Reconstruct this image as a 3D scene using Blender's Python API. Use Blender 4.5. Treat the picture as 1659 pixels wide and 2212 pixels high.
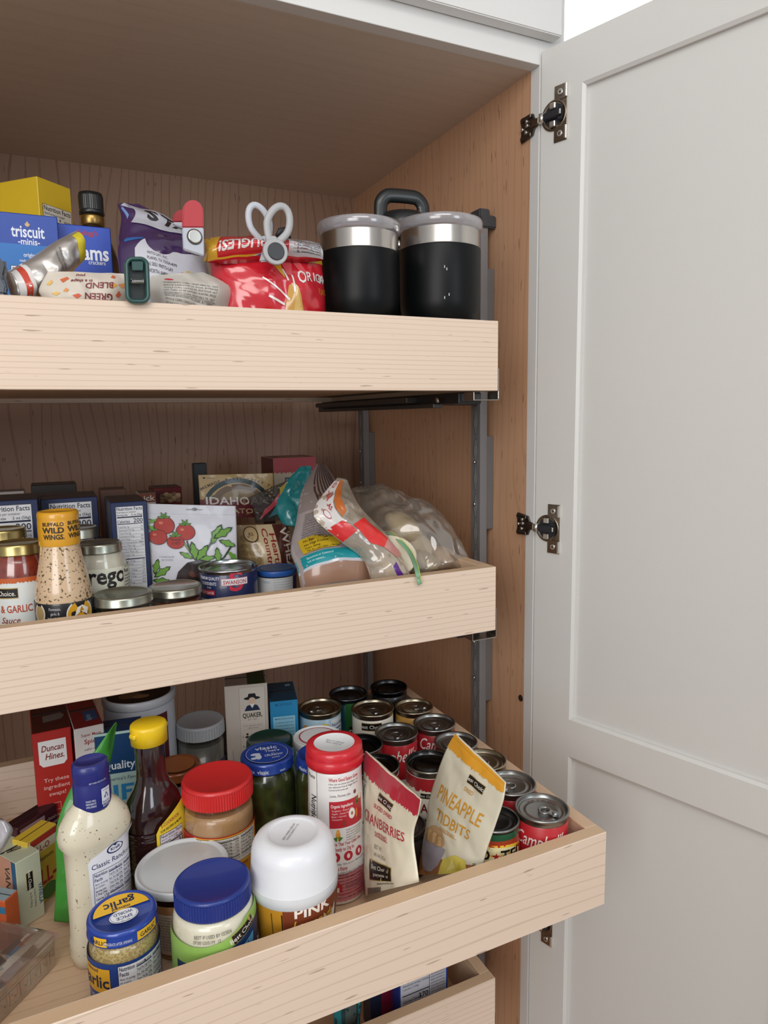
import bpy, bmesh, math, random
from mathutils import Vector, Matrix, noise
random.seed(7)
for o in list(bpy.data.objects): bpy.data.objects.remove(o)
SC = bpy.context.scene
COL = SC.collection
PI = math.pi

# ---------------- camera, world, lights, exposure ----------------
CAMP = Vector((-0.70451, -0.91215, -0.00582))
YAW, PITCH, ROLL, FPX = 0.44573, 0.13441, -0.01542, 1520.07
_f = Vector((math.sin(YAW)*math.cos(PITCH), math.cos(YAW)*math.cos(PITCH), -math.sin(PITCH)))
_r = Vector((math.cos(YAW), -math.sin(YAW), 0)); _u = _r.cross(_f)
CR = _r*math.cos(ROLL)+_u*math.sin(ROLL); CU = _u*math.cos(ROLL)-_r*math.sin(ROLL); CF = _f
cam = bpy.data.cameras.new('camera'); camo = bpy.data.objects.new('camera', cam); COL.objects.link(camo)
camo.matrix_world = Matrix(((CR.x, CU.x, -CF.x, CAMP.x), (CR.y, CU.y, -CF.y, CAMP.y), (CR.z, CU.z, -CF.z, CAMP.z), (0, 0, 0, 1)))
cam.sensor_fit = 'VERTICAL'; cam.sensor_height = 24.0; cam.lens = 24.0*FPX/2212; cam.clip_start = 0.02
SC.camera = camo
SC.view_settings.view_transform = 'Standard'; SC.view_settings.look = 'None'
SC.view_settings.gamma = 1; SC.view_settings.use_curve_mapping = False
SC.view_settings.exposure = 0.31
w = bpy.data.worlds.new('world'); SC.world = w; w.use_nodes = True
bg = w.node_tree.nodes['Background']; bg.inputs[0].default_value = (0.90, 0.96, 1.0, 1); bg.inputs[1].default_value = 0.34
def area(name, loc, target, sx, sy, power, color):
    l = bpy.data.lights.new(name, 'AREA'); l.shape = 'RECTANGLE'; l.size = sx; l.size_y = sy; l.energy = power; l.color = color
    o = bpy.data.objects.new(name, l); COL.objects.link(o); o.location = loc
    o.rotation_euler = (Vector(target)-Vector(loc)).to_track_quat('-Z', 'Y').to_euler(); return o
area('window_light', (-2.1, -2.2, 0.45), (-0.3, 0.0, 0.0), 1.3, 1.3, 27, (1.0, 0.985, 0.96))
area('window_light_cool', (0.55, -2.9, 0.5), (-0.3, 0, -0.1), 0.7, 1.2, 10, (0.84, 0.92, 1.0))
area('added_ceiling_wash', (1.9, 1.5, 0.75), (1.9, 1.6, 2), 1.6, 1.6, 62, (0.95, 0.98, 1.0))  # unseen upward light added behind the cupboard to brighten the room ceiling
area('ceiling_lamp_light', (-0.9, -1.8, 1.42), (-0.6, -0.6, -0.4), 1.6, 1.0, 23.5, (1.0, 0.97, 0.93))

def ray(u, v): return CF + CR*((u-829.5)/FPX) - CU*((v-1106)/FPX)
def at(u, v, y=None, z=None, x=None):
    d = ray(u, v)
    t = (y-CAMP.y)/d.y if y is not None else ((z-CAMP.z)/d.z if z is not None else (x-CAMP.x)/d.x)
    return CAMP + d*t
F1, F2, F3, F4 = 0.0418, -0.3017, -0.5813, -0.9531     # drawer floors
Y1, Y2, Y3, Y4 = -0.0886, -0.0867, -0.3193, -0.0918    # drawer fronts
ZT1, ZT2, ZT3, ZT4 = 0.1219, -0.2215, -0.5012, -0.8730 # drawer tops
XR, HB, TH, DEP, HC = -0.1329, 0.0942, 0.0177, 0.70, 0.5094

# ---------------- materials ----------------
def lin(h):
    c = [int(h[i:i+2], 16)/255 for i in (0, 2, 4)]
    return tuple((x/12.92 if x <= .04045 else ((x+.055)/1.055)**2.4) for x in c)+(1,)
_M = {}
def mat(h, rough=.5, metal=0., coat=0., var=.04, bump=0.):
    k = (h, rough, metal, coat, var, bump)
    if k in _M: return _M[k]
    m = bpy.data.materials.new('paint_'+h); m.use_nodes = True; nt = m.node_tree; b = nt.nodes['Principled BSDF']
    c = lin(h); b.inputs['Roughness'].default_value = rough; b.inputs['Metallic'].default_value = metal
    b.inputs['Coat Weight'].default_value = coat; b.inputs['Coat Roughness'].default_value = .08
    tc = nt.nodes.new('ShaderNodeTexCoord'); n = nt.nodes.new('ShaderNodeTexNoise'); n.inputs['Scale'].default_value = 35
    nt.links.new(tc.outputs['Object'], n.inputs['Vector'])
    mx = nt.nodes.new('ShaderNodeMix'); mx.data_type = 'RGBA'
    mx.inputs[6].default_value = tuple(x*(1-var) for x in c[:3])+(1,); mx.inputs[7].default_value = tuple(min(1, x*(1+var)) for x in c[:3])+(1,)
    nt.links.new(n.outputs[0], mx.inputs[0]); nt.links.new(mx.outputs[2], b.inputs['Base Color'])
    if bump:
        bp = nt.nodes.new('ShaderNodeBump'); bp.inputs['Strength'].default_value = bump; bp.inputs['Distance'].default_value = .002
        n2 = nt.nodes.new('ShaderNodeTexNoise'); n2.inputs['Scale'].default_value = 60; nt.links.new(tc.outputs['Object'], n2.inputs['Vector'])
        nt.links.new(n2.outputs[0], bp.inputs['Height']); nt.links.new(bp.outputs[0], b.inputs['Normal'])
    _M[k] = m; return m
def film(name, tint='ffffff', gloss=.16, body=.08, rough=.12):
    if name in _M: return _M[name]
    m = bpy.data.materials.new(name); m.use_nodes = True; nt = m.node_tree; nt.nodes.remove(nt.nodes['Principled BSDF'])
    out = nt.nodes['Material Output']
    tr = nt.nodes.new('ShaderNodeBsdfTransparent'); tr.inputs[0].default_value = lin(tint)
    gl = nt.nodes.new('ShaderNodeBsdfGlossy'); gl.inputs['Roughness'].default_value = rough; gl.inputs[0].default_value = (.95, .95, .95, 1)
    df = nt.nodes.new('ShaderNodeBsdfDiffuse'); df.inputs[0].default_value = lin(tint)
    lw = nt.nodes.new('ShaderNodeLayerWeight'); lw.inputs[0].default_value = .35
    mr = nt.nodes.new('ShaderNodeMapRange'); mr.inputs[3].default_value = gloss*.35; mr.inputs[4].default_value = min(1, gloss*3.2)
    nt.links.new(lw.outputs['Facing'], mr.inputs[0])
    a = nt.nodes.new('ShaderNodeMixShader'); a.inputs[0].default_value = body
    nt.links.new(tr.outputs[0], a.inputs[1]); nt.links.new(df.outputs[0], a.inputs[2])
    b = nt.nodes.new('ShaderNodeMixShader'); nt.links.new(mr.outputs[0], b.inputs[0]); nt.links.new(a.outputs[0], b.inputs[1]); nt.links.new(gl.outputs[0], b.inputs[2])
    nt.links.new(b.outputs[0], out.inputs[0]); _M[name] = m; return m
def speck(name, base, spot, scale=260, thr=.62, rough=.25, coat=.6, spot2=None):
    m = bpy.data.materials.new(name); m.use_nodes = True; nt = m.node_tree; b = nt.nodes['Principled BSDF']
    b.inputs['Roughness'].default_value = rough; b.inputs['Coat Weight'].default_value = coat; b.inputs['Coat Roughness'].default_value = .05
    tc = nt.nodes.new('ShaderNodeTexCoord'); n = nt.nodes.new('ShaderNodeTexNoise'); n.inputs['Scale'].default_value = scale; n.inputs['Detail'].default_value = 1.5
    nt.links.new(tc.outputs['Object'], n.inputs['Vector'])
    r = nt.nodes.new('ShaderNodeValToRGB'); e = r.color_ramp.elements
    e[0].position = thr; e[0].color = lin(base); e[1].position = thr+.05; e[1].color = lin(spot)
    nt.links.new(n.outputs[0], r.inputs[0]); nt.links.new(r.outputs[0], b.inputs['Base Color']); return m
def chunky(name, c1, c2, scale=220, rough=.25, coat=.8):
    m = bpy.data.materials.new(name); m.use_nodes = True; nt = m.node_tree; b = nt.nodes['Principled BSDF']
    b.inputs['Roughness'].default_value = rough; b.inputs['Coat Weight'].default_value = coat; b.inputs['Coat Roughness'].default_value = .04
    tc = nt.nodes.new('ShaderNodeTexCoord'); n = nt.nodes.new('ShaderNodeTexVoronoi'); n.inputs['Scale'].default_value = scale
    nt.links.new(tc.outputs['Object'], n.inputs['Vector'])
    r = nt.nodes.new('ShaderNodeValToRGB'); e = r.color_ramp.elements; e[0].position = .1; e[0].color = lin(c1); e[1].position = .75; e[1].color = lin(c2)
    nt.links.new(n.outputs['Distance'], r.inputs[0]); nt.links.new(r.outputs[0], b.inputs['Base Color']); return m
def wood(name, base, line, axis='x', freq=130, amp=14, lo=(1.2, 6), rough=.42, strength=.55, fleck=.5, off=0., across='z', fine=.5, lw=.72):
    """grain runs along axis; growth lines = sin(across*freq + stretched noise*amp)"""
    m = bpy.data.materials.new(name); m.use_nodes = True; nt = m.node_tree; b = nt.nodes['Principled BSDF']; L = nt.links.new
    b.inputs['Roughness'].default_value = rough; b.inputs['Specular IOR Level'].default_value = .35
    tc = nt.nodes.new('ShaderNodeTexCoord'); mp = nt.nodes.new('ShaderNodeMapping'); L(tc.outputs['Object'], mp.inputs[0])
    sc = [lo[1]]*3; sc['xyz'.index(axis)] = lo[0]; mp.inputs['Scale'].default_value = sc; mp.inputs['Location'].default_value = (off, off*.7, off*.3)
    n = nt.nodes.new('ShaderNodeTexNoise'); n.inputs['Scale'].default_value = 1.0; n.inputs['Detail'].default_value = 2.2; n.inputs['Roughness'].default_value = .45
    L(mp.outputs[0], n.inputs['Vector'])
    sp = nt.nodes.new('ShaderNodeSeparateXYZ'); L(tc.outputs['Object'], sp.inputs[0])
    def math_(op, a, bb=None):
        k = nt.nodes.new('ShaderNodeMath'); k.operation = op
        for i, q in enumerate((a, bb)):
            if q is None: continue
            if isinstance(q, (int, float)): k.inputs[i].default_value = q
            else: L(q, k.inputs[i])
        return k.outputs[0]
    v = math_('ADD', math_('MULTIPLY', sp.outputs['xyz'.index(across)], freq), math_('MULTIPLY', n.outputs[0], amp))
    s = math_('SINE', math_('MULTIPLY', v, 1.0))
    r = nt.nodes.new('ShaderNodeValToRGB'); e = r.color_ramp.elements
    e[0].position = lw; e[0].color = (0, 0, 0, 1); e[1].position = 1.0; e[1].color = (1, 1, 1, 1)
    L(s, r.inputs[0])
    # slow variation of line strength
    mp2 = nt.nodes.new('ShaderNodeMapping'); L(tc.outputs['Object'], mp2.inputs[0]); s2 = [60.]*3; s2['xyz'.index(axis)] = 3.; mp2.inputs['Scale'].default_value = s2
    n2 = nt.nodes.new('ShaderNodeTexNoise'); n2.inputs['Scale'].default_value = 1; n2.inputs['Detail'].default_value = 4; L(mp2.outputs[0], n2.inputs['Vector'])
    fac = math_('MULTIPLY', math_('MULTIPLY', r.outputs[0], n2.outputs[0]), strength*2)
    mx = nt.nodes.new('ShaderNodeMix'); mx.data_type = 'RGBA'; L(fac, mx.inputs[0]); mx.inputs[6].default_value = lin(base); mx.inputs[7].default_value = lin(line)
    # fine fibres
    mp3 = nt.nodes.new('ShaderNodeMapping'); L(tc.outputs['Object'], mp3.inputs[0]); s3 = [500.]*3; s3['xyz'.index(axis)] = 14.; mp3.inputs['Scale'].default_value = s3
    n3 = nt.nodes.new('ShaderNodeTexNoise'); n3.inputs['Scale'].default_value = 1; n3.inputs['Detail'].default_value = 3; L(mp3.outputs[0], n3.inputs['Vector'])
    hsv = nt.nodes.new('ShaderNodeHueSaturation'); L(mx.outputs[2], hsv.inputs['Color'])
    val = math_('ADD', math_('MULTIPLY', math_('ADD', n3.outputs[0], n2.outputs[0]), .16*fine), 1-.16*fine)
    L(val, hsv.inputs['Value'])
    # dark mineral flecks
    mp4 = nt.nodes.new('ShaderNodeMapping'); L(tc.outputs['Object'], mp4.inputs[0]); s4 = [330.]*3; s4['xyz'.index(axis)] = 32.; mp4.inputs['Scale'].default_value = s4; mp4.inputs['Location'].default_value = (off*3, 1, off)
    n4 = nt.nodes.new('ShaderNodeTexNoise'); n4.inputs['Scale'].default_value = 1; n4.inputs['Detail'].default_value = 0; L(mp4.outputs[0], n4.inputs['Vector'])
    r4 = nt.nodes.new('ShaderNodeValToRGB'); r4.color_ramp.elements[0].position = .765; r4.color_ramp.elements[1].position = .80; L(n4.outputs[0], r4.inputs[0])
    mx2 = nt.nodes.new('ShaderNodeMix'); mx2.data_type = 'RGBA'; L(math_('MULTIPLY', r4.outputs[0], fleck), mx2.inputs[0]); L(hsv.outputs[0], mx2.inputs[6]); mx2.inputs[7].default_value = lin('5a3d2a')
    L(mx2.outputs[2], b.inputs['Base Color'])
    return m
STEEL = mat('b9b6b0', .28, 1.0); STEELD = mat('6f6a64', .3, 1.0); TIN = mat('9a9a98', .33, 1.0); GOLD = mat('b8a777', .3, 1.0)
NICK = mat('8d8274', .3, 1.0); ZINC = mat('7c7c7e', .5, .15); GREYM = mat('6e6c6d', .55, .1)
FILM = film('clear_plastic_film', 'f4f2ee', .13, .10); GLASS = film('clear_glass', 'fdfefe', .10, .0, .04); FROST = film('clear_lid_plastic', 'd6d3d8', .2, .34, .15)

# ---------------- mesh building ----------------
class MB:
    def __init__(s): s.v = []; s.f = []; s.m = []; s.sm = []; s.mats = []
    def mi(s, m):
        if m not in s.mats: s.mats.append(m)
        return s.mats.index(m)
    def add(s, vs, fs, m, smooth=False):
        o = len(s.v); s.v.extend([tuple(v) for v in vs]); i = s.mi(m)
        for f in fs: s.f.append(tuple(o+k for k in f)); s.m.append(i); s.sm.append(smooth)
    def bm(s, b, m, smooth=False, mx=None):
        b.verts.ensure_lookup_table(); vs = [(mx @ v.co) if mx else v.co.copy() for v in b.verts]
        s.add(vs, [[v.index for v in f.verts] for f in b.faces], m, smooth); b.free()
    def box(s, x0, x1, y0, y1, z0, z1, m, bev=.0008, mx=None, smooth=False, seg=1):
        b = bmesh.new(); bmesh.ops.create_cube(b, size=1)
        for v in b.verts: v.co = Vector(((x0+x1)/2+v.co.x*(x1-x0), (y0+y1)/2+v.co.y*(y1-y0), (z0+z1)/2+v.co.z*(z1-z0)))
        if bev: bmesh.ops.bevel(b, geom=b.edges[:], offset=min(bev, .45*min(abs(x1-x0), abs(y1-y0), abs(z1-z0))), segments=seg, affect='EDGES')
        b.verts.index_update(); s.bm(b, m, smooth, mx)
    def lathe(s, prof, m, seg=48, cx=0, cy=0, sx=1, sy=1, cap=True, smooth=True, mx=None, rib=0, power=2):
        vs = []; fs = []; n = len(prof)
        for (r, z) in prof:
            for k in range(seg):
                a = 2*PI*k/seg; rr = r*(1-rib*(k % 2)) if rib else r
                ca, sa = math.cos(a), math.sin(a)
                if power != 2:
                    q = (abs(ca)**power+abs(sa)**power)**(-1/power); ca, sa = ca*q, sa*q
                p = Vector((cx+rr*sx*ca, cy+rr*sy*sa, z)); vs.append(mx @ p if mx else p)
        for i in range(n-1):
            for k in range(seg): fs.append((i*seg+k, i*seg+(k+1) % seg, (i+1)*seg+(k+1) % seg, (i+1)*seg+k))
        s.add(vs, fs, m, smooth)
        if cap:
            o = len(s.v)-len(vs); i = s.mi(m)
            s.f.append(tuple(o+k for k in reversed(range(seg)))); s.m.append(i); s.sm.append(False)
            s.f.append(tuple(o+(n-1)*seg+k for k in range(seg))); s.m.append(i); s.sm.append(False)
    def tube(s, pts, r, m, seg=10, closed=False, flat=None, smooth=True):
        pts = [Vector(p) for p in pts]; n = len(pts); vs = []; fs = []; up0 = Vector(flat) if flat else Vector((0, 0, 1))
        for i, p in enumerate(pts):
            a = pts[(i-1) % n] if (closed or i > 0) else p; b = pts[(i+1) % n] if (closed or i < n-1) else p
            t = (b-a).normalized(); u = up0 if abs(t.dot(up0)) < .95 else Vector((0, 1, 0)); e1 = t.cross(u).normalized(); e2 = e1.cross(t).normalized()
            ra, rb = r if isinstance(r, tuple) else (r, r)
            for k in range(seg):
                q = 2*PI*k/seg; vs.append(p+e1*ra*math.cos(q)+e2*rb*math.sin(q))
        for i in range(n if closed else n-1):
            for k in range(seg): fs.append((i*seg+k, i*seg+(k+1) % seg, ((i+1) % n)*seg+(k+1) % seg, ((i+1) % n)*seg+k))
        if not closed: fs.append(tuple(reversed(range(seg)))); fs.append(tuple((n-1)*seg+k for k in range(seg)))
        s.add(vs, fs, m, smooth)
    def extrude(s, pts, d, m, bev=.0, smooth=False):
        """pts: 3D polygon; d: extrusion vector"""
        b = bmesh.new(); vs = [b.verts.new(p) for p in pts]; f = b.faces.new(vs)
        r = bmesh.ops.extrude_face_region(b, geom=[f]); bmesh.ops.translate(b, vec=d, verts=[e for e in r['geom'] if isinstance(e, bmesh.types.BMVert)])
        bmesh.ops.recalc_face_normals(b, faces=b.faces[:])
        if bev: bmesh.ops.bevel(b, geom=b.edges[:], offset=bev, segments=2, affect='EDGES')
        b.verts.index_update(); s.bm(b, m, smooth)
    def build(s, name, parent=None, kind=None):
        me = bpy.data.meshes.new(name); me.from_pydata(s.v, [], s.f)
        for m in s.mats: me.materials.append(m)
        me.polygons.foreach_set('material_index', s.m); me.polygons.foreach_set('use_smooth', s.sm); me.update()
        o = bpy.data.objects.new(name, me); COL.objects.link(o)
        if parent: o.parent = parent
        if kind: o['kind'] = kind
        return o
def thing(name, label, cat, loc=(0, 0, 0), rz=0, group=None):
    o = bpy.data.objects.new(name, None); o.empty_display_size = .02; COL.objects.link(o); o.location = loc; o.rotation_euler = (0, 0, rz)
    tag(o, label, cat, group); return o
def tag(o, label, cat, group=None):
    o['label'] = label; o['category'] = cat
    if group: o['group'] = group
    return o
def face_cam(x, y): return math.atan2(CAMP.y-y, CAMP.x-x)+PI/2   # turns local -Y towards the viewer

# ---------------- printed art ----------------
_G = {}
def glyphs(s, bold, shear, sp):
    k = (s, bold, shear, sp)
    if k not in _G:
        cu = bpy.data.curves.new('t', 'FONT'); cu.body = s; cu.resolution_u = 2; cu.offset = bold; cu.shear = shear; cu.space_character = sp
        ob = bpy.data.objects.new('t', cu); me = bpy.data.meshes.new_from_object(ob)
        vs = [(v.co.x, v.co.y) for v in me.vertices]; fs = [tuple(p.vertices) for p in me.polygons]
        bpy.data.objects.remove(ob); bpy.data.curves.remove(cu); bpy.data.meshes.remove(me)
        _G[k] = (vs, fs, min([v[0] for v in vs] or [0]), max([v[0] for v in vs] or [1]))
    return _G[k]
def R(x, y, w_, h, c): return ('r', x, y, w_, h, c)
def T(x, y, size, s, c, b=0., sh=0., al='c', rot=0., w=None, sp=1.): return ('t', x, y, size, s, c, b*.5, sh, al, rot, w, sp)
def E(x, y, rx, ry, c, rot=0.): return ('e', x, y, rx, ry, c, rot)
def P(pts, c): return ('p', pts, c)
def art(mb, ops, fmap, step=.006, rough=.45, coat=0., lift0=.0003, dl=.00014, clip=None):
    boxes = []
    for n, op in enumerate(ops):
        c = op[5] if op[0] in 'rte' else op[2]; m = c if not isinstance(c, str) else mat(c, rough, 0, coat)
        if op[0] == 'r':
            _, x, y, ww, h, _c = op
            if clip:
                xa, xb, ya, yb = max(x, clip[0]), min(x+ww, clip[1]), max(y, clip[2]), min(y+h, clip[3])
                if xb <= xa or yb <= ya: continue
                x, y, ww, h = xa, ya, xb-xa, yb-ya
            nx = max(1, int(abs(ww)/step+.99)); ny = max(1, int(abs(h)/step+.99))
            vs = [(x+ww*i/nx, y+h*j/ny) for j in range(ny+1) for i in range(nx+1)]
            fs = [(j*(nx+1)+i, j*(nx+1)+i+1, (j+1)*(nx+1)+i+1, (j+1)*(nx+1)+i) for j in range(ny) for i in range(nx)]
        elif op[0] == 'e':
            _, x, y, rx, ry, _c, rot = op; K = 28; rings = max(1, int(max(rx, ry)/step/1.5)); vs = [(x, y)]; fs = []
            for q in range(1, rings+1):
                for k in range(K):
                    a = 2*PI*k/K; ex, ey = rx*math.cos(a)*q/rings, ry*math.sin(a)*q/rings
                    vs.append((x+ex*math.cos(rot)-ey*math.sin(rot), y+ex*math.sin(rot)+ey*math.cos(rot)))
            for k in range(K): fs.append((0, 1+k, 1+(k+1) % K))
            for q in range(rings-1):
                for k in range(K): fs.append((1+q*K+k, 1+(q+1)*K+k, 1+(q+1)*K+(k+1) % K, 1+q*K+(k+1) % K))
        else:
            if op[0] == 't':
                _, x, y, size, s, _c, b, sh, al, rot, ww, sp = op
                if not s.strip(): continue
                g, fs, x0, x1 = glyphs(s, b, sh, sp); sx = size if ww is None else ww/max(1e-6, (x1-x0))
                ox = {'c': (x0+x1)/2, 'l': x0, 'r': x1}[al]; cr, sr = math.cos(rot), math.sin(rot); vs = []
                for (gx, gy) in g:
                    a_, b_ = (gx-ox)*sx, gy*size; vs.append((x+a_*cr-b_*sr, y+a_*sr+b_*cr))
                fs = list(fs)
            else: vs = list(op[1]); fs = [tuple(range(len(vs)))]
            big = max((math.dist(vs[f[i]], vs[f[i-1]]) for f in fs for i in range(len(f))), default=0)
            if big > step*1.2:
                bm = bmesh.new(); bv = [bm.verts.new((v[0], v[1], 0)) for v in vs]
                for f in fs:
                    try: bm.faces.new([bv[i] for i in f])
                    except ValueError: pass
                bmesh.ops.triangulate(bm, faces=bm.faces[:])
                for _ in range(5):
                    le = [e for e in bm.edges if e.calc_length() > step*1.2]
                    if not le: break
                    bmesh.ops.subdivide_edges(bm, edges=le, cuts=1); bmesh.ops.triangulate(bm, faces=[f for f in bm.faces if len(f.verts) > 3])
                bm.verts.index_update(); vs = [(v.co.x, v.co.y) for v in bm.verts]; fs = [tuple(v.index for v in f.verts) for f in bm.faces]; bm.free()
        if not vs: continue
        bx0, bx1, by0, by1 = min(v[0] for v in vs), max(v[0] for v in vs), min(v[1] for v in vs), max(v[1] for v in vs); lay = 0
        for q in boxes:
            if q[4] >= lay and q[0] < bx1 and q[1] > bx0 and q[2] < by1 and q[3] > by0: lay = q[4]+1
        boxes.append((bx0, bx1, by0, by1, lay)); lift = lift0+dl*lay
        if clip:
            x0, x1, y0, y1 = clip[0]-1e-6, clip[1]+1e-6, clip[2]-1e-6, clip[3]+1e-6
            if all(v[0] < x0 or v[0] > x1 for v in vs): continue
            fs = [f for f in fs if all(x0 <= vs[i][0] <= x1 and y0 <= vs[i][1] <= y1 for i in f)]
        mb.add([fmap(v[0], v[1], lift) for v in vs], fs, m, True)
def cylmap(r, sx=1, sy=1, rot=0.):
    return lambda x, y, l: Vector(((r+l)*sx*math.sin(x/r+rot), -(r+l)*sy*math.cos(x/r+rot), y))
def profmap(rf, rot=0., sx=1, sy=1):
    def f(x, y, l):
        r = rf(y); r0 = rf(.05); return Vector(((r*sx+l)*math.sin(x/r0+rot), -(r*sy+l)*math.cos(x/r0+rot), y))
    return f
def planemap(o, ux, uy, n):
    o, ux, uy, n = Vector(o), Vector(ux), Vector(uy), Vector(n); return lambda x, y, l: o+ux*x+uy*y+n*l
def jag(x0, x1, yt, yb, c, amp=.002, n=60, seed=1, slope=0.):
    rr = random.Random(seed); out = []; dx = (x1-x0)/n; pts = [(x0, yt), (x0, yb)]
    for i in range(n+1): pts.append((x0+dx*i, yb+slope*(x0+dx*i)+rr.uniform(-amp, amp)))
    qs = []
    for i in range(n):
        a, b = pts[2+i], pts[3+i]; qs.append(P([(a[0], a[1]), (b[0], b[1]), (b[0], yt), (a[0], yt)], c))
    return qs
NFROWS = [('Total Fat 1g', '1%'), ('  Saturated Fat 0g', '0%'), ('  Trans Fat 0g', ''), ('Cholesterol 0mg', '0%'), ('Sodium 0mg', '0%'), ('Total Carbohydrate 42g', '15%'), ('  Dietary Fiber 3g', '11%'), ('    Soluble Fiber 2g', ''), ('    Insoluble Fiber 1g', ''), ('Total Sugars 1g', ''), ('Protein 7g', ''), ('Vitamin D 0mcg', '0%'), ('Calcium 10mg', '0%'), ('Iron 2mg', '10%'), ('Potassium 110mg', '2%'), ('Thiamin 0.4mg', '35%'), ('Riboflavin 0.2mg', '15%'), ('Niacin 4mg', '25%'), ('Folate 180mcg', '45%')]
def nf(x, y, w_, h, cal='200', serv='8 servings per container', size='2 oz (56g)', c='1a2440', bgc='e6e6ea', rows=12):
    """nutrition panel, lower-left x,y"""
    o = [R(x, y, w_, h, c), R(x+.0006, y+.0006, w_-.0012, h-.0012, bgc)]; t = y+h; s = w_*.155
    o.append(T(x+w_*.04, t-s*1.0, s*1.15, 'Nutrition Facts', c, .02, al='l', w=w_*.92))
    o.append(T(x+w_*.04, t-s*1.65, s*.6, serv, c, 0, al='l', w=w_*.7))
    o.append(T(x+w_*.04, t-s*2.35, s*.66, 'Serving size', c, .02, al='l', w=w_*.38)); o.append(T(x+w_*.96, t-s*2.35, s*.66, size, c, .02, al='r', w=w_*.4))
    o.append(R(x+w_*.04, t-s*2.85, w_*.92, s*.3, c))
    o.append(T(x+w_*.04, t-s*4.1, s*1.0, 'Calories', c, .02, al='l', w=w_*.45)); o.append(T(x+w_*.96, t-s*4.1, s*1.5, cal, c, .02, al='r'))
    o.append(R(x+w_*.04, t-s*4.45, w_*.92, s*.18, c)); yy = t-s*5.3; n = 0
    while yy > y+s*.4 and n < rows:
        a, b = NFROWS[n % len(NFROWS)]; ind = (len(a)-len(a.lstrip()))*.015*w_; a = a.strip()
        o.append(T(x+w_*.04+ind, yy, s*.55, a, c, 0, al='l'))
        if b: o.append(T(x+w_*.96, yy, s*.55, b, c, 0.01, al='r'))
        o.append(R(x+w_*.04, yy-s*.2, w_*.92, s*.05 if n != 10 else s*.25, c)); yy -= s*.78; n += 1
    return o
def lines(x, y, w_, n, dy, size, c, words=('INGREDIENTS: CORN, VEGETABLE OIL, SALT', 'AND/OR SUNFLOWER OIL, SUGAR, BUTTERMILK', 'WHOLE CORN, CANOLA OIL, RICE FLOUR, SALT', 'LESS THAN 2% OF NATURAL FLAVORS, SPICES'), rot=0.):
    o = []
    for i in range(n):
        s = words[i % len(words)]; k = w_*(1 if i < n-1 else .6)
        o.append(T(x+math.sin(rot)*dy*i, y-math.cos(rot)*dy*i, size, s, c, 0, al='l', w=k, rot=rot))
    return o
def rotops(ops, cx, cy, a):
    ca, sa = math.cos(a), math.sin(a)
    def q(x, y): return (cx+(x-cx)*ca-(y-cy)*sa, cy+(x-cx)*sa+(y-cy)*ca)
    out = []
    for o in ops:
        if o[0] == 'r': x, y, w_, h, c = o[1:]; out.append(P([q(x, y), q(x+w_, y), q(x+w_, y+h), q(x, y+h)], c))
        elif o[0] == 't': X, Y = q(o[1], o[2]); out.append(('t', X, Y)+o[3:9]+(o[9]+a,)+o[10:])
        elif o[0] == 'e': X, Y = q(o[1], o[2]); out.append(('e', X, Y)+o[3:6]+(o[6]+a,))
        else: out.append(P([q(*p) for p in o[1]], o[2]))
    return out
BC = lambda x, y, s, rot=0.: rotops([R(x-s*1.75, y-s*.5, s*3.5, s*1.35, 'b59a5a'), R(x-s*1.68, y-s*.42, s*3.36, s*1.2, '15120f'), T(x, y-s*.1, s*.85, 'Best Choice', 'e8e4da', .01)], x, y, rot)

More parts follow.
